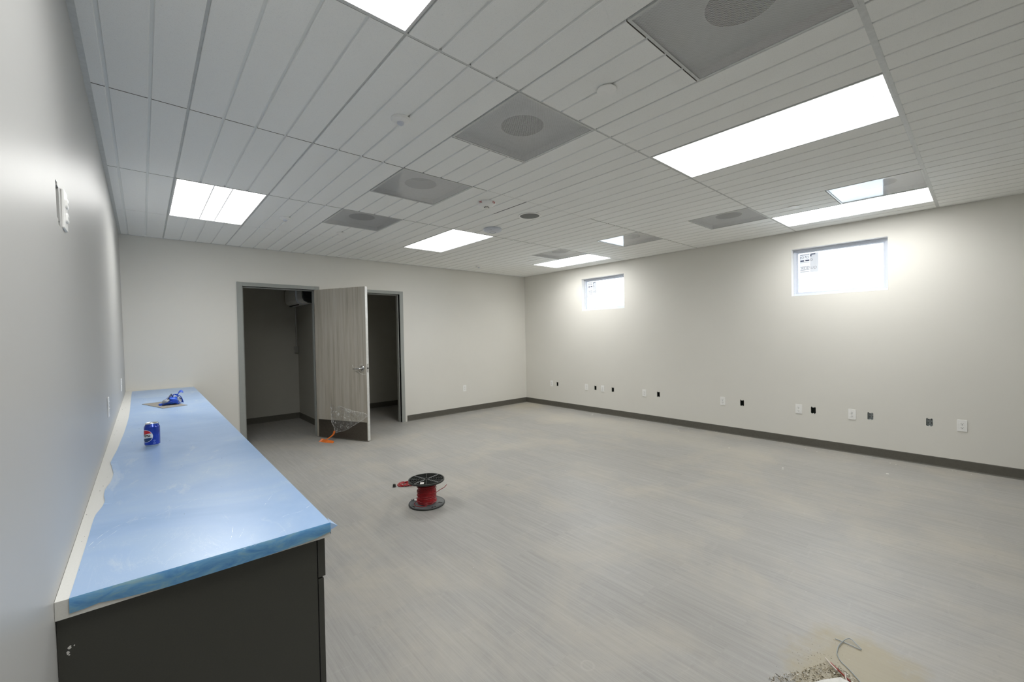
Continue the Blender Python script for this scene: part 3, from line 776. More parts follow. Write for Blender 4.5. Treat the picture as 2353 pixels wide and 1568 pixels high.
# clear plastic scraps left on the lever
r = empty('plastic_scrap', (1.852, 6.36, 0), ang)
for pts, nm in (([(.70, -.04, 1.055), (.74, -.055, 1.015), (.80, -.06, 1.01), (.83, -.058, 1.04), (.86, -.045, 1.062), (.88, -.04, 1.05)], 'upper_strip'),
                ([(.81, -.05, .965), (.86, -.06, .935), (.915, -.05, .925), (.93, -.02, .935), (.925, 0, .95)], 'lower_strip')):
    b = BM(); tube(b, smoothpath(pts), .0018, 6); obj(nm, b, M['clearbright'] if 'clearbright' in M else M['white'], r)
tag(r, 'torn clear plastic scraps wrapped round the door lever', 'plastic scrap')
# clear bag hanging at the lower door
r = empty('plastic_bag', (1.852, 6.36, 0), ang)
out = [(.275, .490), (.262, .455), (.285, .42), (.272, .37), (.290, .32), (.288, .27), (.312, .22), (.318, .16), (.345, .098), (.365, .080), (.40, .108), (.46, .125), (.55, .145), (.66, .195), (.76, .25), (.85, .30), (.922, .352), (.905, .375), (.87, .392), (.74, .412), (.60, .440), (.46, .478), (.37, .455), (.315, .478)]
bm_ = BM(); N = 46
def inside(x, z):
    c = False; j = len(out) - 1
    for i in range(len(out)):
        if (out[i][1] > z) != (out[j][1] > z) and x < (out[j][0] - out[i][0]) * (z - out[i][1]) / (out[j][1] - out[i][1]) + out[i][0]: c = not c
        j = i
    return c
rnd = random.Random(3)
def bag_y(x, z):
    u = (x - .27) / .65; v = (z - .08) / .41
    return -.012 - .05 * math.sin(PI * min(1, max(0, u))) * math.sin(PI * min(1, max(0, v))) - .012 * math.sin(23 * x + 17 * z) * math.sin(31 * z - 9 * x) - .006 * math.sin(71 * x - 40 * z)
# fan of rings from the outline to a centre keeps the silhouette exact
cx_, cz_ = .45, .28; prev = None; K = 14
allr = []
dense = []
for i in range(len(out)):
    p, q = out[i], out[(i + 1) % len(out)]
    for s_ in range(3): dense.append((p[0] + (q[0] - p[0]) * s_ / 3, p[1] + (q[1] - p[1]) * s_ / 3))
for k in range(K):
    t_ = 1 - k / K
    allr.append([bm_.verts.new((cx_ + (x - cx_) * t_, bag_y(cx_ + (x - cx_) * t_, cz_ + (z - cz_) * t_), cz_ + (z - cz_) * t_)) for x, z in dense])
cv = bm_.verts.new((cx_, bag_y(cx_, cz_), cz_)); nD = len(dense)
for a, c_ in zip(allr, allr[1:]):
    for i in range(nD): bm_.faces.new((a[i], a[(i + 1) % nD], c_[(i + 1) % nD], c_[i]))
for i in range(nD): bm_.faces.new((allr[-1][i], allr[-1][(i + 1) % nD], cv))
obj('clear_film', bm_, M['clear'], r, smooth=True)
b = BM()
tube(b, smoothpath([(x, bag_y(x, z) - .002, z) for x, z in [(.262, .45), (.285, .41), (.275, .36), (.295, .30), (.30, .24), (.325, .18), (.335, .13), (.352, .095)]]), .0030, 6)
tube(b, smoothpath([(x, bag_y(x, z) - .002, z) for x, z in [(.36, .085), (.42, .108), (.50, .126), (.60, .16), (.70, .215), (.80, .27), (.92, .350)]]), .0022, 6)
tube(b, smoothpath([(x, bag_y(x, z) - .002, z) for x, z in [(.45, .472), (.58, .442), (.72, .414), (.84, .396), (.90, .374), (.925, .352)]]), .0024, 6)
obj('gathered_edge', b, M['clearbright'] if 'clearbright' in M else M['clear'], r, smooth=True)
# orange ribbon
def ribbon(bm, pts, w, tw):
    P = smoothpath(pts, 5); pv = None
    for i, p in enumerate(P):
        a = tw[0] + (tw[1] - tw[0]) * i / (len(P) - 1); ww = w * (1 if 0 < i < len(P) - 1 else .6)
        d = Vector((math.cos(a), math.sin(a) * .6, math.sin(a) * .5)).normalized() * ww / 2
        q = (bm.verts.new(p - d), bm.verts.new(p + d))
        if pv: bm.faces.new((pv[0], pv[1], q[1], q[0]))
        pv = q
b = BM(); ribbon(b, [(.365, -.045, .125), (.362, -.055, .09), (.355, -.075, .065), (.325, -.11, .035), (.295, -.15, .010), (.285, -.165, .006)], .032, (0, .5))
ribbon(b, [(.285, -.165, .006), (.25, -.19, .012), (.245, -.175, .016), (.30, -.17, .010)], .05, (1.3, 1.6))
ribbon(b, [(.25, -.18, .006), (.36, -.20, .014), (.44, -.20, .010), (.50, -.21, .003)], .055, (1.2, 1.5))
o = obj('ribbon', b, M['orange'], r); md = o.modifiers.new('s', 'SOLIDIFY'); md.thickness = .0012
tag(o, 'orange flagging ribbon')
tag(r, 'crumpled clear plastic bag with orange ribbon caught on the open door', 'plastic bag')

# ---------------------------------------------------------------- closet contents
r = empty('air_conditioner', (2.08, 7.65, 1.98))
b = BM()
pr_ = [(0, 0.02), (-.06, 0), (-.13, .005), (-.185, .035), (-.205, .08), (-.21, .16), (-.205, .26), (-.18, .29), (0, .295)]
def extr(bm, prof, y0, y1, mi=0):
    a = [bm.verts.new((x, y0, z)) for x, z in prof]; c = [bm.verts.new((x, y1, z)) for x, z in prof]; n = len(prof)
    bm.faces.new(a).material_index = mi; bm.faces.new(c[::-1]).material_index = mi
    for i in range(n): bm.faces.new((a[i], c[i], c[(i + 1) % n], a[(i + 1) % n])).material_index = mi
extr(b, pr_, -.62, .42); obj('casing', b, M['white'], r, smooth=True, bev=.01)
b = BM(); extr(b, [(x * 1.02 - .001, z * 1.02 - .003) for x, z in pr_], -.67, -.62); obj('end_cap', b, M['black'], r, smooth=True, bev=.008)
b = BM(); box(b, -.15, -.13, -.15, .38, -.004, .008); obj('air_slot', b, M['slot'], r)
for y in (-.33, -.27):
    b = BM(); extr(b, [(x * 1.03 - .001, z * 1.03 - .003) for x, z in pr_], y, y + .008); obj('casing_seam', b, M['bluewhite'], r, smooth=True)
tag(r, 'white wall-mounted air conditioner high in the dark left closet', 'air conditioner')
r = empty('conduit_run', (2.045, CY, 0))
b = BM(); tube(b, [(0, -.035, 1.28), (0, -.035, 2.75)], .011, 14); obj('conduit_pipe', b, M['conduit'], r, smooth=True)
b = BM(); box(b, -.034, .030, -.06, -.001, 1.17, 1.285); obj('junction_box', b, M['conduit'], r, bev=.003)
tag(r, 'vertical metal conduit with a grey box in the corner of the left closet', 'conduit')

# ---------------------------------------------------------------- counter, cabinets
YN = 1.318
xb = xleft(CT) + .0005
fx = lambda y: .411 + (.448 - .411) * (y - 1.31) / (6.39 - 1.31)
cab_end = YN + .015
ys = [cab_end + i * (6.385 - cab_end) / 5 for i in range(6)]
for i in range(5):
    y0, y1 = ys[i] + .0008, ys[i + 1] - .0008
    r = empty('base_cabinet', (0, y0, 0)); W = y1 - y0; xf = .378 + (.448 - .411) * (y0 - 1.31) / 5.08
    x_b = xleft(0) + .0005
    b = BM(); box(b, x_b, xf, 0, W, .10, CT - .0425); box(b, x_b, xf - .07, .002, W - .002, 0, .10)
    for v in b.verts:
        if abs(v.co.x - x_b) < 1e-6: v.co.x = xleft(v.co.z) + .0005
    obj('carcass', b, M['cabinet'], r, bev=.0008)
    b = BM(); box(b, xf + .0005, xf + .0025, .004, W - .004, .102, CT - .05); obj('gap_lining', b, M['cabin'], r)
    n = 2; w = W / n
    for k in range(n):
        a, c = k * w + (.0015 if k else .0005), (k + 1) * w - .0015
        b = BM(); box(b, xf + .003, xf + .022 + (.002 if k == 0 else 0), a, c, .694 + .0035, CT - .052); obj('drawer_front', b, M['cabinet'], r, bev=.001)
        b = BM(); box(b, xf + .003, xf + .019, a, c, .104, .692); obj('cabinet_door', b, M['cabinet'], r, bev=.001)
    if i == 0: 
        b = BM()
        for (xx, zz, s) in ((-.136, .752, .0042), (-.139, .741, .0036), (-.129, .753, .0016), (-.137, .736, .0018)):
            a_ = [b.verts.new((xx + s * .7 * math.cos(q) * (1 + .3 * math.sin(3 * q + zz * 900)), -.0005, zz + s * math.sin(q) * (1 + .25 * math.cos(2 * q + xx * 700)))) for q in [2 * PI * k / 12 for k in range(12)]]
            b.faces.new(a_)
        obj('paint_smudge', b, M['paper'], r)
        tag(r, 'charcoal laminate base cabinet end nearest the camera under the counter', 'cabinet', 'base cabinets under the counter')
    else: tag(r, 'charcoal base cabinet farther along under the blue-covered counter', 'cabinet', 'base cabinets under the counter')
b = BM(); prism(b, [(xb, YN + .006), (fx(YN), YN - .006), (fx(6.397), 6.397), (xb, 6.397)], CT - .042, CT)
tag(obj('countertop', b, M['counter'], bev=.0008), 'long white speckled countertop along the left wall', 'countertop')
# blue protective film over the countertop
edge = [(-.100, 6.300), (-.102, 6.05), (-.096, 5.2), (-.090, 4.28), (-.097, 3.576), (-.105, 3.25), (-.112, 2.974), (-.121, 2.78), (-.124, 2.665), (-.117, 2.585), (-.1125, 2.523), (-.106, 2.44), (-.1065, 2.349), (-.110, 2.28),
        (-.1185, 2.207), (-.1185, 2.12), (-.1125, 2.03), (-.119, 1.96), (-.1285, 1.879), (-.130, 1.667), (-.132, 1.463), (-.1335, YN + .005)]
pts = smoothpath([(x, y, 0) for x, y in edge], 4)
b = BM(); zf = CT + .0009
NX = 24
rows = []
for p in pts:
    x1 = fx(p.y) + .0012
    rows.append([b.verts.new((p.x + (x1 - p.x) * i / NX, p.y - .0125 * (i / NX) * (1 if p is pts[-1] else 0), zf + (.0016 * max(0, 1 - i) * (1 if 2 < p.y < 2.7 else 0)))) for i in range(NX + 1)])
for a, c in zip(rows, rows[1:]):
    for i in range(NX): b.faces.new((a[i], a[i + 1], c[i + 1], c[i]))
film = obj('protective_film', b, M['film']); tag(film, 'light blue protective plastic film covering most of the countertop', 'protective film')
# film folded down over the near end and the long edge
b = BM(); last = rows and [(-.1335 + (fx(YN) + .0012 + .1335) * i / NX) for i in range(NX + 1)]
def low(u):
    K = [(0, .0325), (.03, .0335), (.07, .0270), (.10, .0300), (.16, .0345), (.24, .0380), (.30, .0412), (.55, .0412), (.70, .0400), (.84, .0375), (.93, .0345), (1, .0270)]
    for (a, p), (c, q) in zip(K, K[1:]):
        if a <= u <= c: return CT - p - (q - p) * (u - a) / (c - a)
    return CT - .03
pr0 = None
for i, x in enumerate(last):
    u = i / NX; y = YN + .005 - .0125 * u
    a = b.verts.new((x, y, zf)); c = b.verts.new((x, y - .0016, CT - .003)); d = b.verts.new((x, y - .0022, CT - .02)); e = b.verts.new((x, y - .0012, max(CT - .0415, low(u))))
    if pr0:
        for k in range(3): b.faces.new((pr0[k], pr0[k + 1], (a, c, d, e)[k + 1], (a, c, d, e)[k]))
    pr0 = (a, c, d, e)
obj('folded_end', b, M['fold'], film, smooth=True)
b = BM(); pv = None
for i in range(40):
    y = YN - .006 + (6.30 - YN) * i / 39; x = fx(y) + .0012
    a = b.verts.new((x, y, zf)); c = b.verts.new((x + .0008, y, CT - .004)); d = b.verts.new((x + .0012, y, CT - .036 - .002 * math.sin(i * 1.7)))
    if pv: b.faces.new((pv[0], a, c, pv[1])); b.faces.new((pv[1], c, d, pv[2]))
    pv = (a, c, d)
obj('folded_side', b, M['fold'], film, smooth=True)
b = BM(); xc = fx(YN); v = [b.verts.new(p) for p in ((xc, YN - .006, zf), (xc + .024, YN - .004, CT - .017), (xc + .0012, YN - .008, CT - .022), (xc + .006, YN + .035, zf - .001))]
b.faces.new((v[0], v[1], v[2])); b.faces.new((v[0], v[3], v[1])); o = obj('corner_flap', b, M['film'], film)
b = BM()  # pale flat lines: scratches, plus crease highlights put in as colour
for k, L in enumerate([[(-0.124, 1.622), (-0.105, 1.681), (-0.082, 1.723), (-0.058, 1.747), (-0.031, 1.759), (-0.005, 1.755)], [(0.018, 1.751), (0.051, 1.778), (0.085, 1.799), (0.12, 1.827), (0.144, 1.825)], [(-0.114, 1.599), (-0.1, 1.638), (-0.085, 1.666), (-0.057, 1.723)], [(0.171, 1.394), (0.179, 1.429), (0.189, 1.487)], [(0.188, 1.385), (0.201, 1.415), (0.21, 1.447)], [(0.292, 1.599), (0.312, 1.641), (0.343, 1.706)], [(0.313, 1.454), (0.336, 1.463), (0.367, 1.46), (0.41, 1.495)], [(0.05, 1.438), (0.055, 1.439)], [(0.088, 1.367), (0.093, 1.369)], [(0.105, 1.334), (0.112, 1.339)], [(0.134, 1.358), (0.142, 1.36)], [(0.188, 2.245), (0.165, 2.243)], [(0.102, 2.032), (0.075, 2.02)], [(0.188, 1.306), (0.204, 1.31), (0.219, 1.309)], [(0.279, 1.341), (0.297, 1.349)]]):
    P = smoothpath([(x, y, CT + .0013) for x, y in L], 4); w = .0011 if k % 3 else .0016
    for i in range(len(P) - 1):
        if (i * 7 + k) % 5 == 4: continue
        d = (P[i + 1] - P[i]); nrm = Vector((-d.y, d.x, 0)).normalized() * w / 2 * (.6 + .4 * math.sin(i * 2.1 + k))
        quad(b, P[i] - nrm, P[i + 1] - nrm, P[i + 1] + nrm, P[i] + nrm)
obj('scratch_glints', b, M['creasewhite'], film)
# crumbs on the counter
b = BM(); rc = random.Random(11)
for i in range(46):
    y = rc.uniform(1.4, 6.0); x = rc.choice([rc.uniform(-.15, -.10), rc.uniform(-.12, .38)]); s = rc.uniform(.0006, .0014)
    z = CT + (.0001 if x < -.135 else .0012); a = rc.uniform(0, PI)
    prism(b, [(x + s * math.cos(a + k * 1.6) * rc.uniform(.6, 1.6), y + 1.5 * s * math.sin(a + k * 1.6)) for k in range(4)], z, z + s * .6)
tag(obj('crumbs', b, M['boxdark']), 'tiny dark crumbs scattered over the counter', 'crumbs', kind='stuff')

# ---------------------------------------------------------------- soda can
cx, cy = .026, 2.945
r = empty('soda_can', (cx, cy, CT + .0011))
R = .0331
b = BM(); lathe(b, [(.0235, .003), (.0245, 0), (.0262, 0), (.0285, .0045), (R - .0008, .0095), (R, .012), (R, .0995), (R - .0008, .1035), (R - .0035, .1085), (.0272, .1155), (.0262, .1175)], 64, cap=False); lathe(b, [(.0235, .003), (.001, .009)], 64, cap=False)
obj('can_body', b, M['canblue'], r, smooth=True)
b = BM(); lathe(b, [(.0262, .1172), (.0272, .1185), (.0276, .1205), (.0268, .1220), (.0258, .1215), (.0252, .1165), (.0238, .1150), (.001, .1155)], 64, cap=False); lathe(b, [(.0254, -.0002), (.0262, -.0001), (.0287, .0045), (R - .0005, .0092)], 64, cap=False)
obj('aluminium_rims', b, M['aluminium'], r, smooth=True)
b = BM(); rrect(b, 0, 0, .015, .022, .006, 0, .0012); o = obj('pull_tab', b, M['aluminium'], r, loc=(.002, .003, .1165), rot=(-PI / 2, 0, .6))
va = math.atan2(-cy, -cx)
ac = va - math.radians(51)       # logo centre, towards the left as seen from the camera
RL = .0325
def wrap(off):
    return lambda x, y: ((R + off) * math.cos(ac + x / R), (R + off) * math.sin(ac + x / R), .0565 + y)
def band(mat, nm, rr, lo, hi, off, n=40):
    b = BM(); f = wrap(off); pv = None
    for i in range(n + 1):
        x = -rr * .9995 + 2 * rr * .9995 * i / n; c = math.sqrt(max(0, rr * rr - x * x)); l, h = max(-c, lo(x)), min(c, hi(x))
        if h <= l: pv = None; continue
        q = (b.verts.new(f(x, l)), b.verts.new(f(x, h)))
        if pv: b.faces.new((pv[0], q[0], q[1], pv[1]))
        pv = q
    obj(nm, b, mat, r)
ri = RL * .945
band(M['canwhite'], 'logo_disc', RL, lambda x: -1, lambda x: 1, .00012)
wt = lambda x: .0105 + .0035 * math.sin(x / ri * 2.4); wb = lambda x: -.0115 + .0030 * math.sin(x / ri * 2.4)
band(M['canred'], 'logo_red', ri, wt, lambda x: 1, .00022)
band(M['cannavy'], 'logo_navy', ri, lambda x: -1, wb, .00022)
b = BM(); f = wrap(.00035); add_text(b, 'PEPSI', .0168, lambda x, y: f(x * 1.22, y + .0008), bold=.0006); obj('lettering', b, M['canblack'], r)
b = BM(); a2 = math.radians(66)
def sq(x, y, w, h): quad(b, *[wrap(.0003)(x + R * a2 + p * w, y + q * h) for p, q in ((-.5, -.5), (.5, -.5), (.5, .5), (-.5, .5))])
for k in range(10):
    a = 2 * PI * k / 10
    if k != 3: sq(.0032 * math.cos(a), -.026 + .004 * math.sin(a), .0018, .0018)
for k in range(3):
    for j in range(3): sq(-.0035 + j * .0035, -.036 - k * .0028, .0024 if (j + k) % 2 else .003, .0014)
sq(0, -.026, .002, .002)
obj('small_print', b, M['canpale'], r)
tag(r, 'blue and red soda can standing on the blue film, lettered PSI towards the camera', 'soda can')

# ---------------------------------------------------------------- cardboard with crumpled tape
P0 = [(-.019, 4.931), (.113, 4.486), (.276, 4.543), (.144, 4.988)]
zc = CT + .0011
b = BM(); prism(b, P0, zc, zc + .003)
for f in b.faces:
    if abs(f.normal.z) < .5: pass
o = obj('cardboard_sheet', b, [M['card']]); tag(o, 'flat grey cardboard sheet on the far end of the counter', 'cardboard sheet')
rt = random.Random(5)
r = empty('tape_wad', (.172, 4.70, zc + .003))
def crumple(seed, c, sx, sy, sz, amp, n=2):
    rr = random.Random(seed); b = BM(); bmesh.ops.create_icosphere(b, subdivisions=n, radius=1)
    for v in b.verts:
        k = 1 + rr.uniform(-amp, amp); v.co = Vector((c[0] + v.co.x * sx * k, c[1] + v.co.y * sy * k, max(.0005, c[2] + v.co.z * sz * k)))
    return b
obj('crumpled_core', crumple(2, (.012, 0, .030), .052, .055, .034, .34), M['tapeblue'], r)
obj('grey_fold', crumple(4, (-.030, -.03, .028), .030, .03, .022, .4), M['tapegrey'], r)
obj('grey_fold', crumple(5, (.052, .0, .030), .018, .05, .028, .35), M['tapegrey'], r)
obj('blue_tongue', crumple(6, (-.045, -.02, .010), .040, .03, .009, .3), M['tapeblue'], r)
def strip(pts, w, mat, nm, th=.0015):
    b = BM(); Pp = smoothpath(pts, 4); pv = None
    for i, p in enumerate(Pp):
        d = Vector((math.sin(i * .35) * .5, .8, math.cos(i * .4) * .8)).normalized() * w / 2
        q = (b.verts.new(p - d), b.verts.new(p + d))
        if pv: b.faces.new((pv[0], pv[1], q[1], q[0]))
        pv = q
    o = obj(nm, b, mat, r); m_ = o.modifiers.new('s', 'SOLIDIFY'); m_.thickness = th
strip([(-.08, -.03, .006), (-.04, -.05, .016), (0, -.055, .020), (.03, -.05, .012), (.05, -.04, .02)], .03, M['tapeblue'], 'loose_tape_end')
strip([(0, -.02, .05), (.02, -.02, .085), (.045, -.01, .078), (.06, 0, .10), (.078, .0, .108), (.084, 0, .095)], .030, M['tapeblue'], 'loose_tape_end')
strip([(-.035, -.03, .04), (-.01, -.03, .070), (.005, -.02, .085), (.012, -.02, .06)], .03, M['tapegrey'], 'loose_tape_end')
strip([(.02, -.03, .03), (.022, -.035, .06), (.026, -.03, .085)], .008, M['canwhite'], 'loose_tape_end')
strip([(.03, .02, .03), (.055, .0, .07), (.074, -.01, .05), (.078, -.01, .01)], .035, M['tapeblue'], 'loose_tape_end')
tag(r, 'crumpled wad of blue painters tape on the cardboard sheet', 'tape wad')

# ---------------------------------------------------------------- cable spool
r = empty('cable_spool', (1.775, 3.135, 0))
RF = .150; TH = .013; HS = .212
def flange(z0, nm, mat):
    b = BM()
    if nm == 'bottom_flange':
        lathe(b, [(.02, z0 + .002), (RF - .004, z0), (RF, z0 + .004), (RF, z0 + TH - .002), (RF - .003, z0 + TH), (.02, z0 + TH - .001)], 72, cap=False)
    o = obj(nm, b, mat, r, smooth=True); return o
bf = flange(0, 'bottom_flange', M['greyflange'])
b = BM(); lathe(b, [(RF + .0004, .0015), (RF + .0012, .004), (RF + .0012, TH - .003), (RF - .002, TH + .0006), (RF - .005, TH + .0006)], 72, cap=False); obj('rim', b, M['black'], bf, smooth=True)
va = math.atan2(-3.135, -1.775)
for a in (-1.05, -.92, .35, .55):
    b = BM(); aa = va + a; lathe(b, [(.0085, TH + .0002), (.0085, TH + .0012), (.001, TH + .0012)], 16, cap=False); obj('flange_hole', b, M['slot'], bf, loc=(.128 * math.cos(aa), .128 * math.sin(aa), 0))
b = BM(); box(b, -.018, .018, -.010, .010, TH + .0002, TH + .0014); obj('flange_sticker', b, M['slot'], bf, loc=(.118 * math.cos(va + 1.25), .118 * math.sin(va + 1.25), 0), rot=(0, 0, va + 1.0))
# open ribbed top flange
b = BM(); z0 = HS - TH
def ringbox(b, r0, r1, z0, z1, n=72):
    lathe(b, [(r0, z0), (r1, z0), (r1, z1), (r0, z1), (r0, z0)], n, cap=False)
ringbox(b, RF - .010, RF, z0, HS); ringbox(b, .018, RF - .004, z0, z0 + .0035)
for rr in (.028, .046, .064, .085, .105, .123): ringbox(b, rr - .0013, rr + .0013, z0 + .002, HS - .001)
tf = obj('top_flange', b, M['black'], r, smooth=True)
for i in range(8):
    a = 2 * PI * i / 8 + .25; b = BM(); box(b, .02, RF - .008, -.0018, .0018, z0 + .003, HS + .0003)
    obj('rib', b, M['ribgrey'] if i % 2 == 0 and 'ribgrey' in M else M['black'], tf, rot=(0, 0, a))
b = BM(); box(b, -.020, .020, -.015, .015, HS - .002, HS + .0008); obj('paper_label', b, M['paper'], tf, loc=(.105 * math.cos(va - .35), .105 * math.sin(va - .35), 0), rot=(0, 0, va - .1))
b = BM(); ringbox(b, .012, .022, 0.002, HS + .001, 32); obj('hub', b, M['black'], r, smooth=True)
# wound red wire: helical layers, bulging at the bottom
b = BM(); lathe(b, [(.068, TH), (.068, HS - TH)], 48, cap=False); obj('core', b, M['redwire'], r, smooth=True)
b = BM(); pts = []; turns = 34; rw = random.Random(9)
zb0, zb1 = TH + .004, HS - TH - .004
ph = [rw.uniform(-.0022, .0022) for _ in range(turns + 2)]
for i in range(turns * 22):
    u = i / (turns * 22 - 1); tt = u * turns; k = int(tt); f_ = tt - k
    j = ph[k] * (1 - f_) + ph[k + 1] * f_
    rad = .0705 + .0065 * (1 - u) ** 2 + j
    a = 2 * PI * tt; z = zb0 + (zb1 - zb0) * u + .0016 * math.sin(a + k * .7)
    pts.append((rad * math.cos(a), rad * math.sin(a), z))
tube(b, pts, .0031, 6)
for q in range(9):          # crossing turns
    z = rw.uniform(.03, .17); tl = rw.uniform(-.012, .012); R_ = .0775 + .004 * (1 - z / .2)
    tube(b, [(R_ * math.cos(a / 20 * 2 * PI), R_ * math.sin(a / 20 * 2 * PI), z + tl * math.sin(a / 20 * 2 * PI + q)) for a in range(21)], .0027, 6, cap=False)
obj('wound_wire', b, M['redwire'], r, smooth=True)
rt_ = lambda s, f, z: (s * math.sin(va) * -1 * -1 + f * math.cos(va), -s * math.cos(va) + f * math.sin(va), z)   # s: to the right as seen from camera, f: towards camera
def SF(s, f, z):
    right = Vector((math.cos(-.7242), math.sin(-.7242))); front = Vector((math.cos(va), math.sin(va)))
    p = right * s + front * f; return (p.x, p.y, z)
b = BM(); tube(b, smoothpath([SF(.070, .03, .115), SF(.085, .03, .110), SF(.115, .0, .118), SF(.150, -.02, .130), SF(.172, -.03, .150)]), .0023, 6); obj('loose_wire_end', b, M['redwire'], r, smooth=True)
b = BM(); tube(b, smoothpath([SF(-.05, .03, .055), SF(-.085, .05, .040), SF(-.105, .045, TH + .004), SF(-.09, .085, TH + .003), SF(-.04, .105, TH + .003), SF(.0, .085, TH + .004)]), .0024, 6)
tube(b, smoothpath([SF(.072, .01, .16), SF(.082, .02, .15), SF(.075, .03, .14)]), .0022, 6); obj('slack_loop', b, M['redwire'], r, smooth=True)
b = BM(); tube(b, smoothpath([SF(-.10, -.05, TH + .004), SF(-.125, -.03, TH + .008), SF(-.135, -.01, TH + .02)]), .0018, 6); obj('dark_wire_end', b, M['boxdark'], r)
b = BM(); box(b, -.022, .022, -.014, .014, 0, .001); obj('white_tag', b, M['paper'], r, loc=SF(-.085, -.045, TH + .006), rot=(.2, .1, -.5))
tag(r, 'black plastic cable spool wound with red wire, standing on the floor', 'cable spool')
# coil of red wire on the floor behind it
r = empty('wire_coil', (1.872, 3.665, 0)); b = BM(); rw = random.Random(21)
fw = Vector((math.cos(-.7242), math.sin(-.7242), 0)); dp = Vector((-fw.y, fw.x, 0))
pts = []
for k in range(15):
    big = k < 5
    cxk, rx, ry = (-.055 + .010 * k, .045, .06) if big else (.02 + rw.uniform(-.03, .055), rw.uniform(.020, .038), rw.uniform(.03, .065))
    th, tl = rw.uniform(-.5, .5) + (0 if big else rw.uniform(-.8, .8)), rw.uniform(.0, .012 if big else .030)
    hz = .004 + (.0012 * k if big else rw.uniform(.004, .030))
    for q in range(14):
        a = q / 14 * 2 * PI; u, w_ = rx * math.cos(a), ry * math.sin(a)
        pts.append(fw * (cxk + u * math.cos(th) - w_ * .4 * math.sin(th)) + dp * (u * math.sin(th) + w_ * math.cos(th)) + Vector((0, 0, max(.004, hz + tl * math.sin(a + k)))))
tube(b, [sum((pts[max(0, min(len(pts) - 1, i + o))] for o in (-1, 0, 1)), Vector()) / 3 for i in range(len(pts))], .0032, 6); obj('red_loops', b, M['redwire'], r, smooth=True)
b = BM(); tube(b, smoothpath([fw * .07 + Vector((0, 0, .03)), fw * .085 + dp * -.03 + Vector((0, 0, .012)), fw * .10 + dp * -.05 + Vector((0, 0, .004))]), .002, 6); obj('yellow_end', b, M['stick'], r)
tag(r, 'loose tangle of red wire on the floor left of the spool', 'wire coil')
r = empty('black_cap', (1.752, 3.70, 0)); b = BM(); lathe(b, [(.0165, 0), (.0165, .004), (.014, .006), (.0135, .022), (.011, .026), (.001, .0265)], 28, cap=False); obj('cap_body', b, M['black'], r, smooth=True)
tag(r, 'small black plastic cap on the floor beside the red wire', 'cap')

# ---------------------------------------------------------------- sweepings at bottom right
b = BM(); lay = b.verts.layers.float.new('tone'); rd = random.Random(4)
poly = [(1.885, .585), (2.00, .515), (2.13, .452), (2.165, .405), (2.12, .33), (2.00, .28), (1.80, .38), (1.80, .52)]
def inpoly(x, y, P):
    c = False; j = len(P) - 1
    for i in range(len(P)):
        if (P[i][1] > y) != (P[j][1] > y) and x < (P[j][0] - P[i][0]) * (y - P[i][1]) / (P[j][1] - P[i][1]) + P[i][0]: c = not c
        j = i
    return c
def flake(x, y, z, s, t):
    a = rd.uniform(0, PI); e = rd.choice([1, 1.2, 1.8, 3.2]); n = rd.choice([3, 4, 5])
    ti = rd.uniform(-.5, .5); tj = rd.uniform(-.5, .5); lo = []; hi = []
    for k in range(n):
        an = 2 * PI * k / n; px, py = e * s * math.cos(an) * rd.uniform(.7, 1.2), s * math.sin(an) * rd.uniform(.7, 1.2)
        X_, Y_ = px * math.cos(a) - py * math.sin(a), px * math.sin(a) + py * math.cos(a)
        zz = z + max(0, ti * X_ + tj * Y_ + s * .6)
        v1 = b.verts.new((x + X_, y + Y_, zz)); v2 = b.verts.new((x + X_, y + Y_, zz + s * .5)); v1[lay] = t; v2[lay] = t; lo.append(v1); hi.append(v2)
    b.faces.new(hi); b.faces.new(lo[::-1])
    for k in range(n): b.faces.new((lo[k], lo[(k + 1) % n], hi[(k + 1) % n], hi[k]))
for i in range(3600):
    x, y = rd.uniform(1.8, 2.2), rd.uniform(.27, .6)
    if not inpoly(x, y, poly): continue
    ed = rd.random(); flake(x, y, .0003 + rd.uniform(0, .006), rd.uniform(.0005, .0024), rd.choice([.05, .1, .25, .3, .4, .55, .6, .8, 1.0]))
for i in range(260):
    x, y = rd.gauss(2.06, .12), rd.gauss(.46, .05); flake(x, y, .0002, rd.uniform(.0004, .0011), rd.choice([.1, .3, .5, .9]))
o = obj('sweepings', b, M['debris']); tag(o, 'swept pile of sawdust, chips and grit on the floor at bottom right', 'sweepings', kind='stuff')
def floor_rod(name, pts, rr, mat, label, cat, n=8, flat=False):
    b = BM(); tube(b, pts, rr, n); o = obj(name, b, mat, smooth=True); return tag(o, label, cat)
floor_rod('grey_wire', smoothpath([(2.343, .452, .004), (2.345, .420, .004), (2.343, .359, .004)], 3) + smoothpath([(2.343, .357, .006), (2.362, .378, .008), (2.382, .402, .010), (2.360, .418, .009), (2.300, .430, .006), (2.256, .428, .004), (2.235, .424, .004), (2.20, .405, .003), (2.175, .376, .003), (2.15, .352, .003), (2.128, .332, .003), (2.08, .30, .003)], 6)[1:], .0019, M['wiregrey'], 'bent grey wire with a small loop lying on the floor at bottom right', 'wire')
floor_rod('red_stick', [(2.150, .432, .009), (2.12, .395, .010), (2.092, .355, .008)], .0030, M['redstick'], 'thin dark red rod in the sweepings', 'stick')
floor_rod('white_strip', [(2.165, .452, .010), (2.138, .425, .010), (2.115, .402, .012)], .0026, M['stick'], 'pale strip touching the upper end of the red rod', 'strip')
floor_rod('white_strip', [(2.123, .377, .014), (2.095, .370, .012), (2.077, .362, .010)], .0026, M['stick'], 'pale strip lying across the lower end of the red rod', 'strip')
rp = random.Random(8); b = BM()
pp = [(2.085, .385), (2.075, .350), (2.03, .31), (1.93, .36), (1.92, .43), (1.97, .455), (2.01, .43), (2.045, .412)]
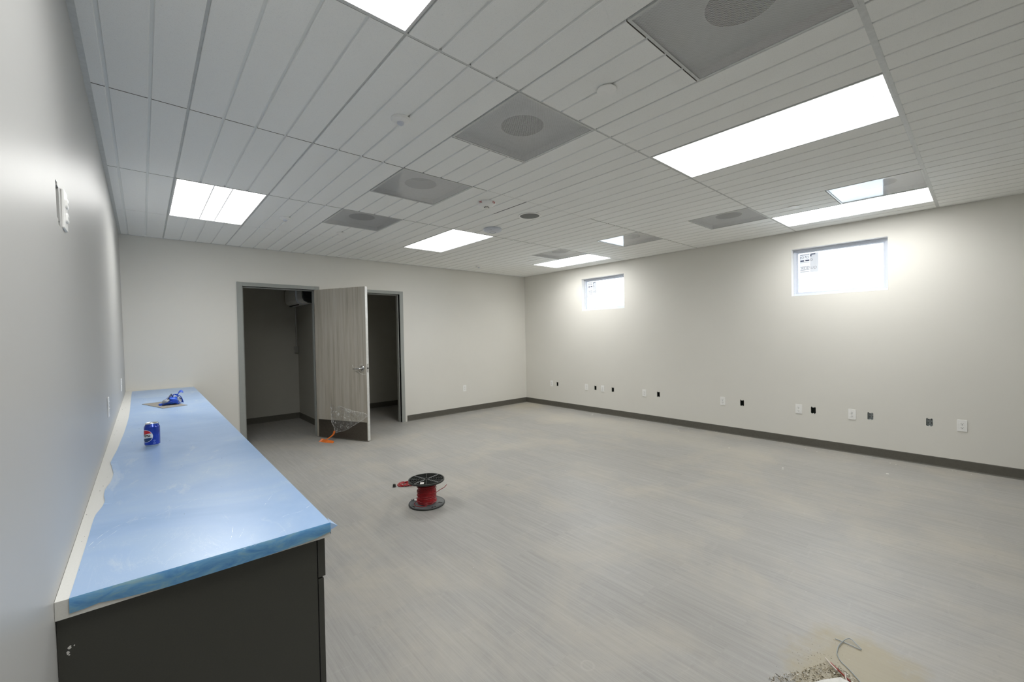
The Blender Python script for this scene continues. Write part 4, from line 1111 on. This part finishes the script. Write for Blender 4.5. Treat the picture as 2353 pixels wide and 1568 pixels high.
c0 = b.verts.new((2.0, .385, .022)); ring = [b.verts.new((x, y, .010 + rp.uniform(0, .006))) for x, y in pp]
mid = [b.verts.new(((x + 2.0) / 2, (y + .385) / 2, .016 + rp.uniform(-.002, .008))) for x, y in pp]
for i in range(len(pp)):
    j = (i + 1) % len(pp); b.faces.new((ring[i], ring[j], mid[j], mid[i])); b.faces.new((mid[i], mid[j], c0))
o = obj('paper_scrap', b, M['paper']); md = o.modifiers.new('s', 'SOLIDIFY'); md.thickness = .0012; tag(o, 'torn white paper scrap on the sweepings at the bottom edge', 'paper scrap')
# flecks of plaster and paint over the floor
b = BM(); rf = random.Random(17)
def fleck(x, y, s, e=1.0):
    a = rf.uniform(0, PI); prism(b, [(x + s * e * math.cos(k * PI / 2 + a) * rf.uniform(.6, 1.2) , y + s * math.sin(k * PI / 2 + a) * rf.uniform(.6, 1.2)) for k in range(4)], .0002, .0012 + s * .15)
for i in range(120):
    x, y, q = rf.uniform(.6, 6.0), rf.uniform(.3, 6.3), rf.uniform(.0012, .0035)
    if math.hypot(x - 1.775, y - 3.135) > .45 and not (1.7 < x < 2.5 and y < .8): fleck(x, y, q)
for i in range(90):
    fleck(XR - abs(rf.gauss(.03, .10)) - .012, rf.uniform(-.2, 6.2), rf.uniform(.0015, .006), 1.6)
for x, y, s in ((5.87, 4.55, .02), (5.8, 4.50, .010), (4.9, 1.37, .009), (4.86, 1.36, .008), (5.4, .62, .014), (5.3, 2.05, .010), (5.72, 2.9, .012), (2.0, 7.3, .006)): fleck(x, y, s, 1.5)
tag(obj('plaster_flecks', b, M['paper']), 'white plaster flecks scattered over the floor', 'flecks', kind='stuff')

# ---------------------------------------------------------------- outside
b = BM(); box(b, XR + .3, 60, -40, 45, -.6, -.5); tag(obj('ground_outside', b, M['ground']), 'pale ground outside the windows', kind='structure')
r = empty('neighbouring_house', (22, 3.5, -.5))
b = BM(); box(b, 0, 8, -9, 9, 0, 5.0); obj('walls', b, M['siding'], r)
b = BM(); v = [(-.6, -9.6, 4.9), (8.6, -9.6, 4.9), (8.6, 9.6, 4.9), (-.6, 9.6, 4.9), (4, -9.6, 7.4), (4, 9.6, 7.4)]; V = [b.verts.new(p) for p in v]
for f in ((0, 3, 5, 4), (1, 4, 5, 2), (0, 4, 1), (3, 2, 5), (0, 1, 2, 3)): b.faces.new([V[i] for i in f])
obj('roof', b, M['roof'], r)
for y in (-6, -2, 2, 6):
    b = BM(); box(b, -.05, .02, y - .6, y + .6, 2.6, 4.0); obj('window', b, M['frame'], r)
tag(r, 'pale neighbouring house barely visible through the bright windows', 'house')

# ---------------------------------------------------------------- light
w = bpy.data.worlds.new('sky'); bpy.context.scene.world = w; w.use_nodes = True; t = w.node_tree
bg = t.nodes['Background']; tc = node(t, 'ShaderNodeTexCoord'); sp = node(t, 'ShaderNodeSeparateXYZ'); t.links.new(tc.outputs['Generated'], sp.inputs[0])
t.links.new(ramp(t, sp.outputs[2], [(.45, (.80, .88, 1.0)), (.60, (.88, .94, 1.0)), (1.0, (.70, .82, 1.0))]), bg.inputs['Color'])
bg.inputs['Strength'].default_value = 13.0
sc = bpy.context.scene
sc.view_settings.view_transform = 'Standard'; sc.view_settings.look = 'None'; sc.view_settings.gamma = 1; sc.view_settings.use_curve_mapping = False
sc.view_settings.exposure = 0.07
sc.cycles.max_bounces = 10; sc.cycles.diffuse_bounces = 6; sc.cycles.transparent_max_bounces = 12
sc.cycles.sample_clamp_indirect = 6
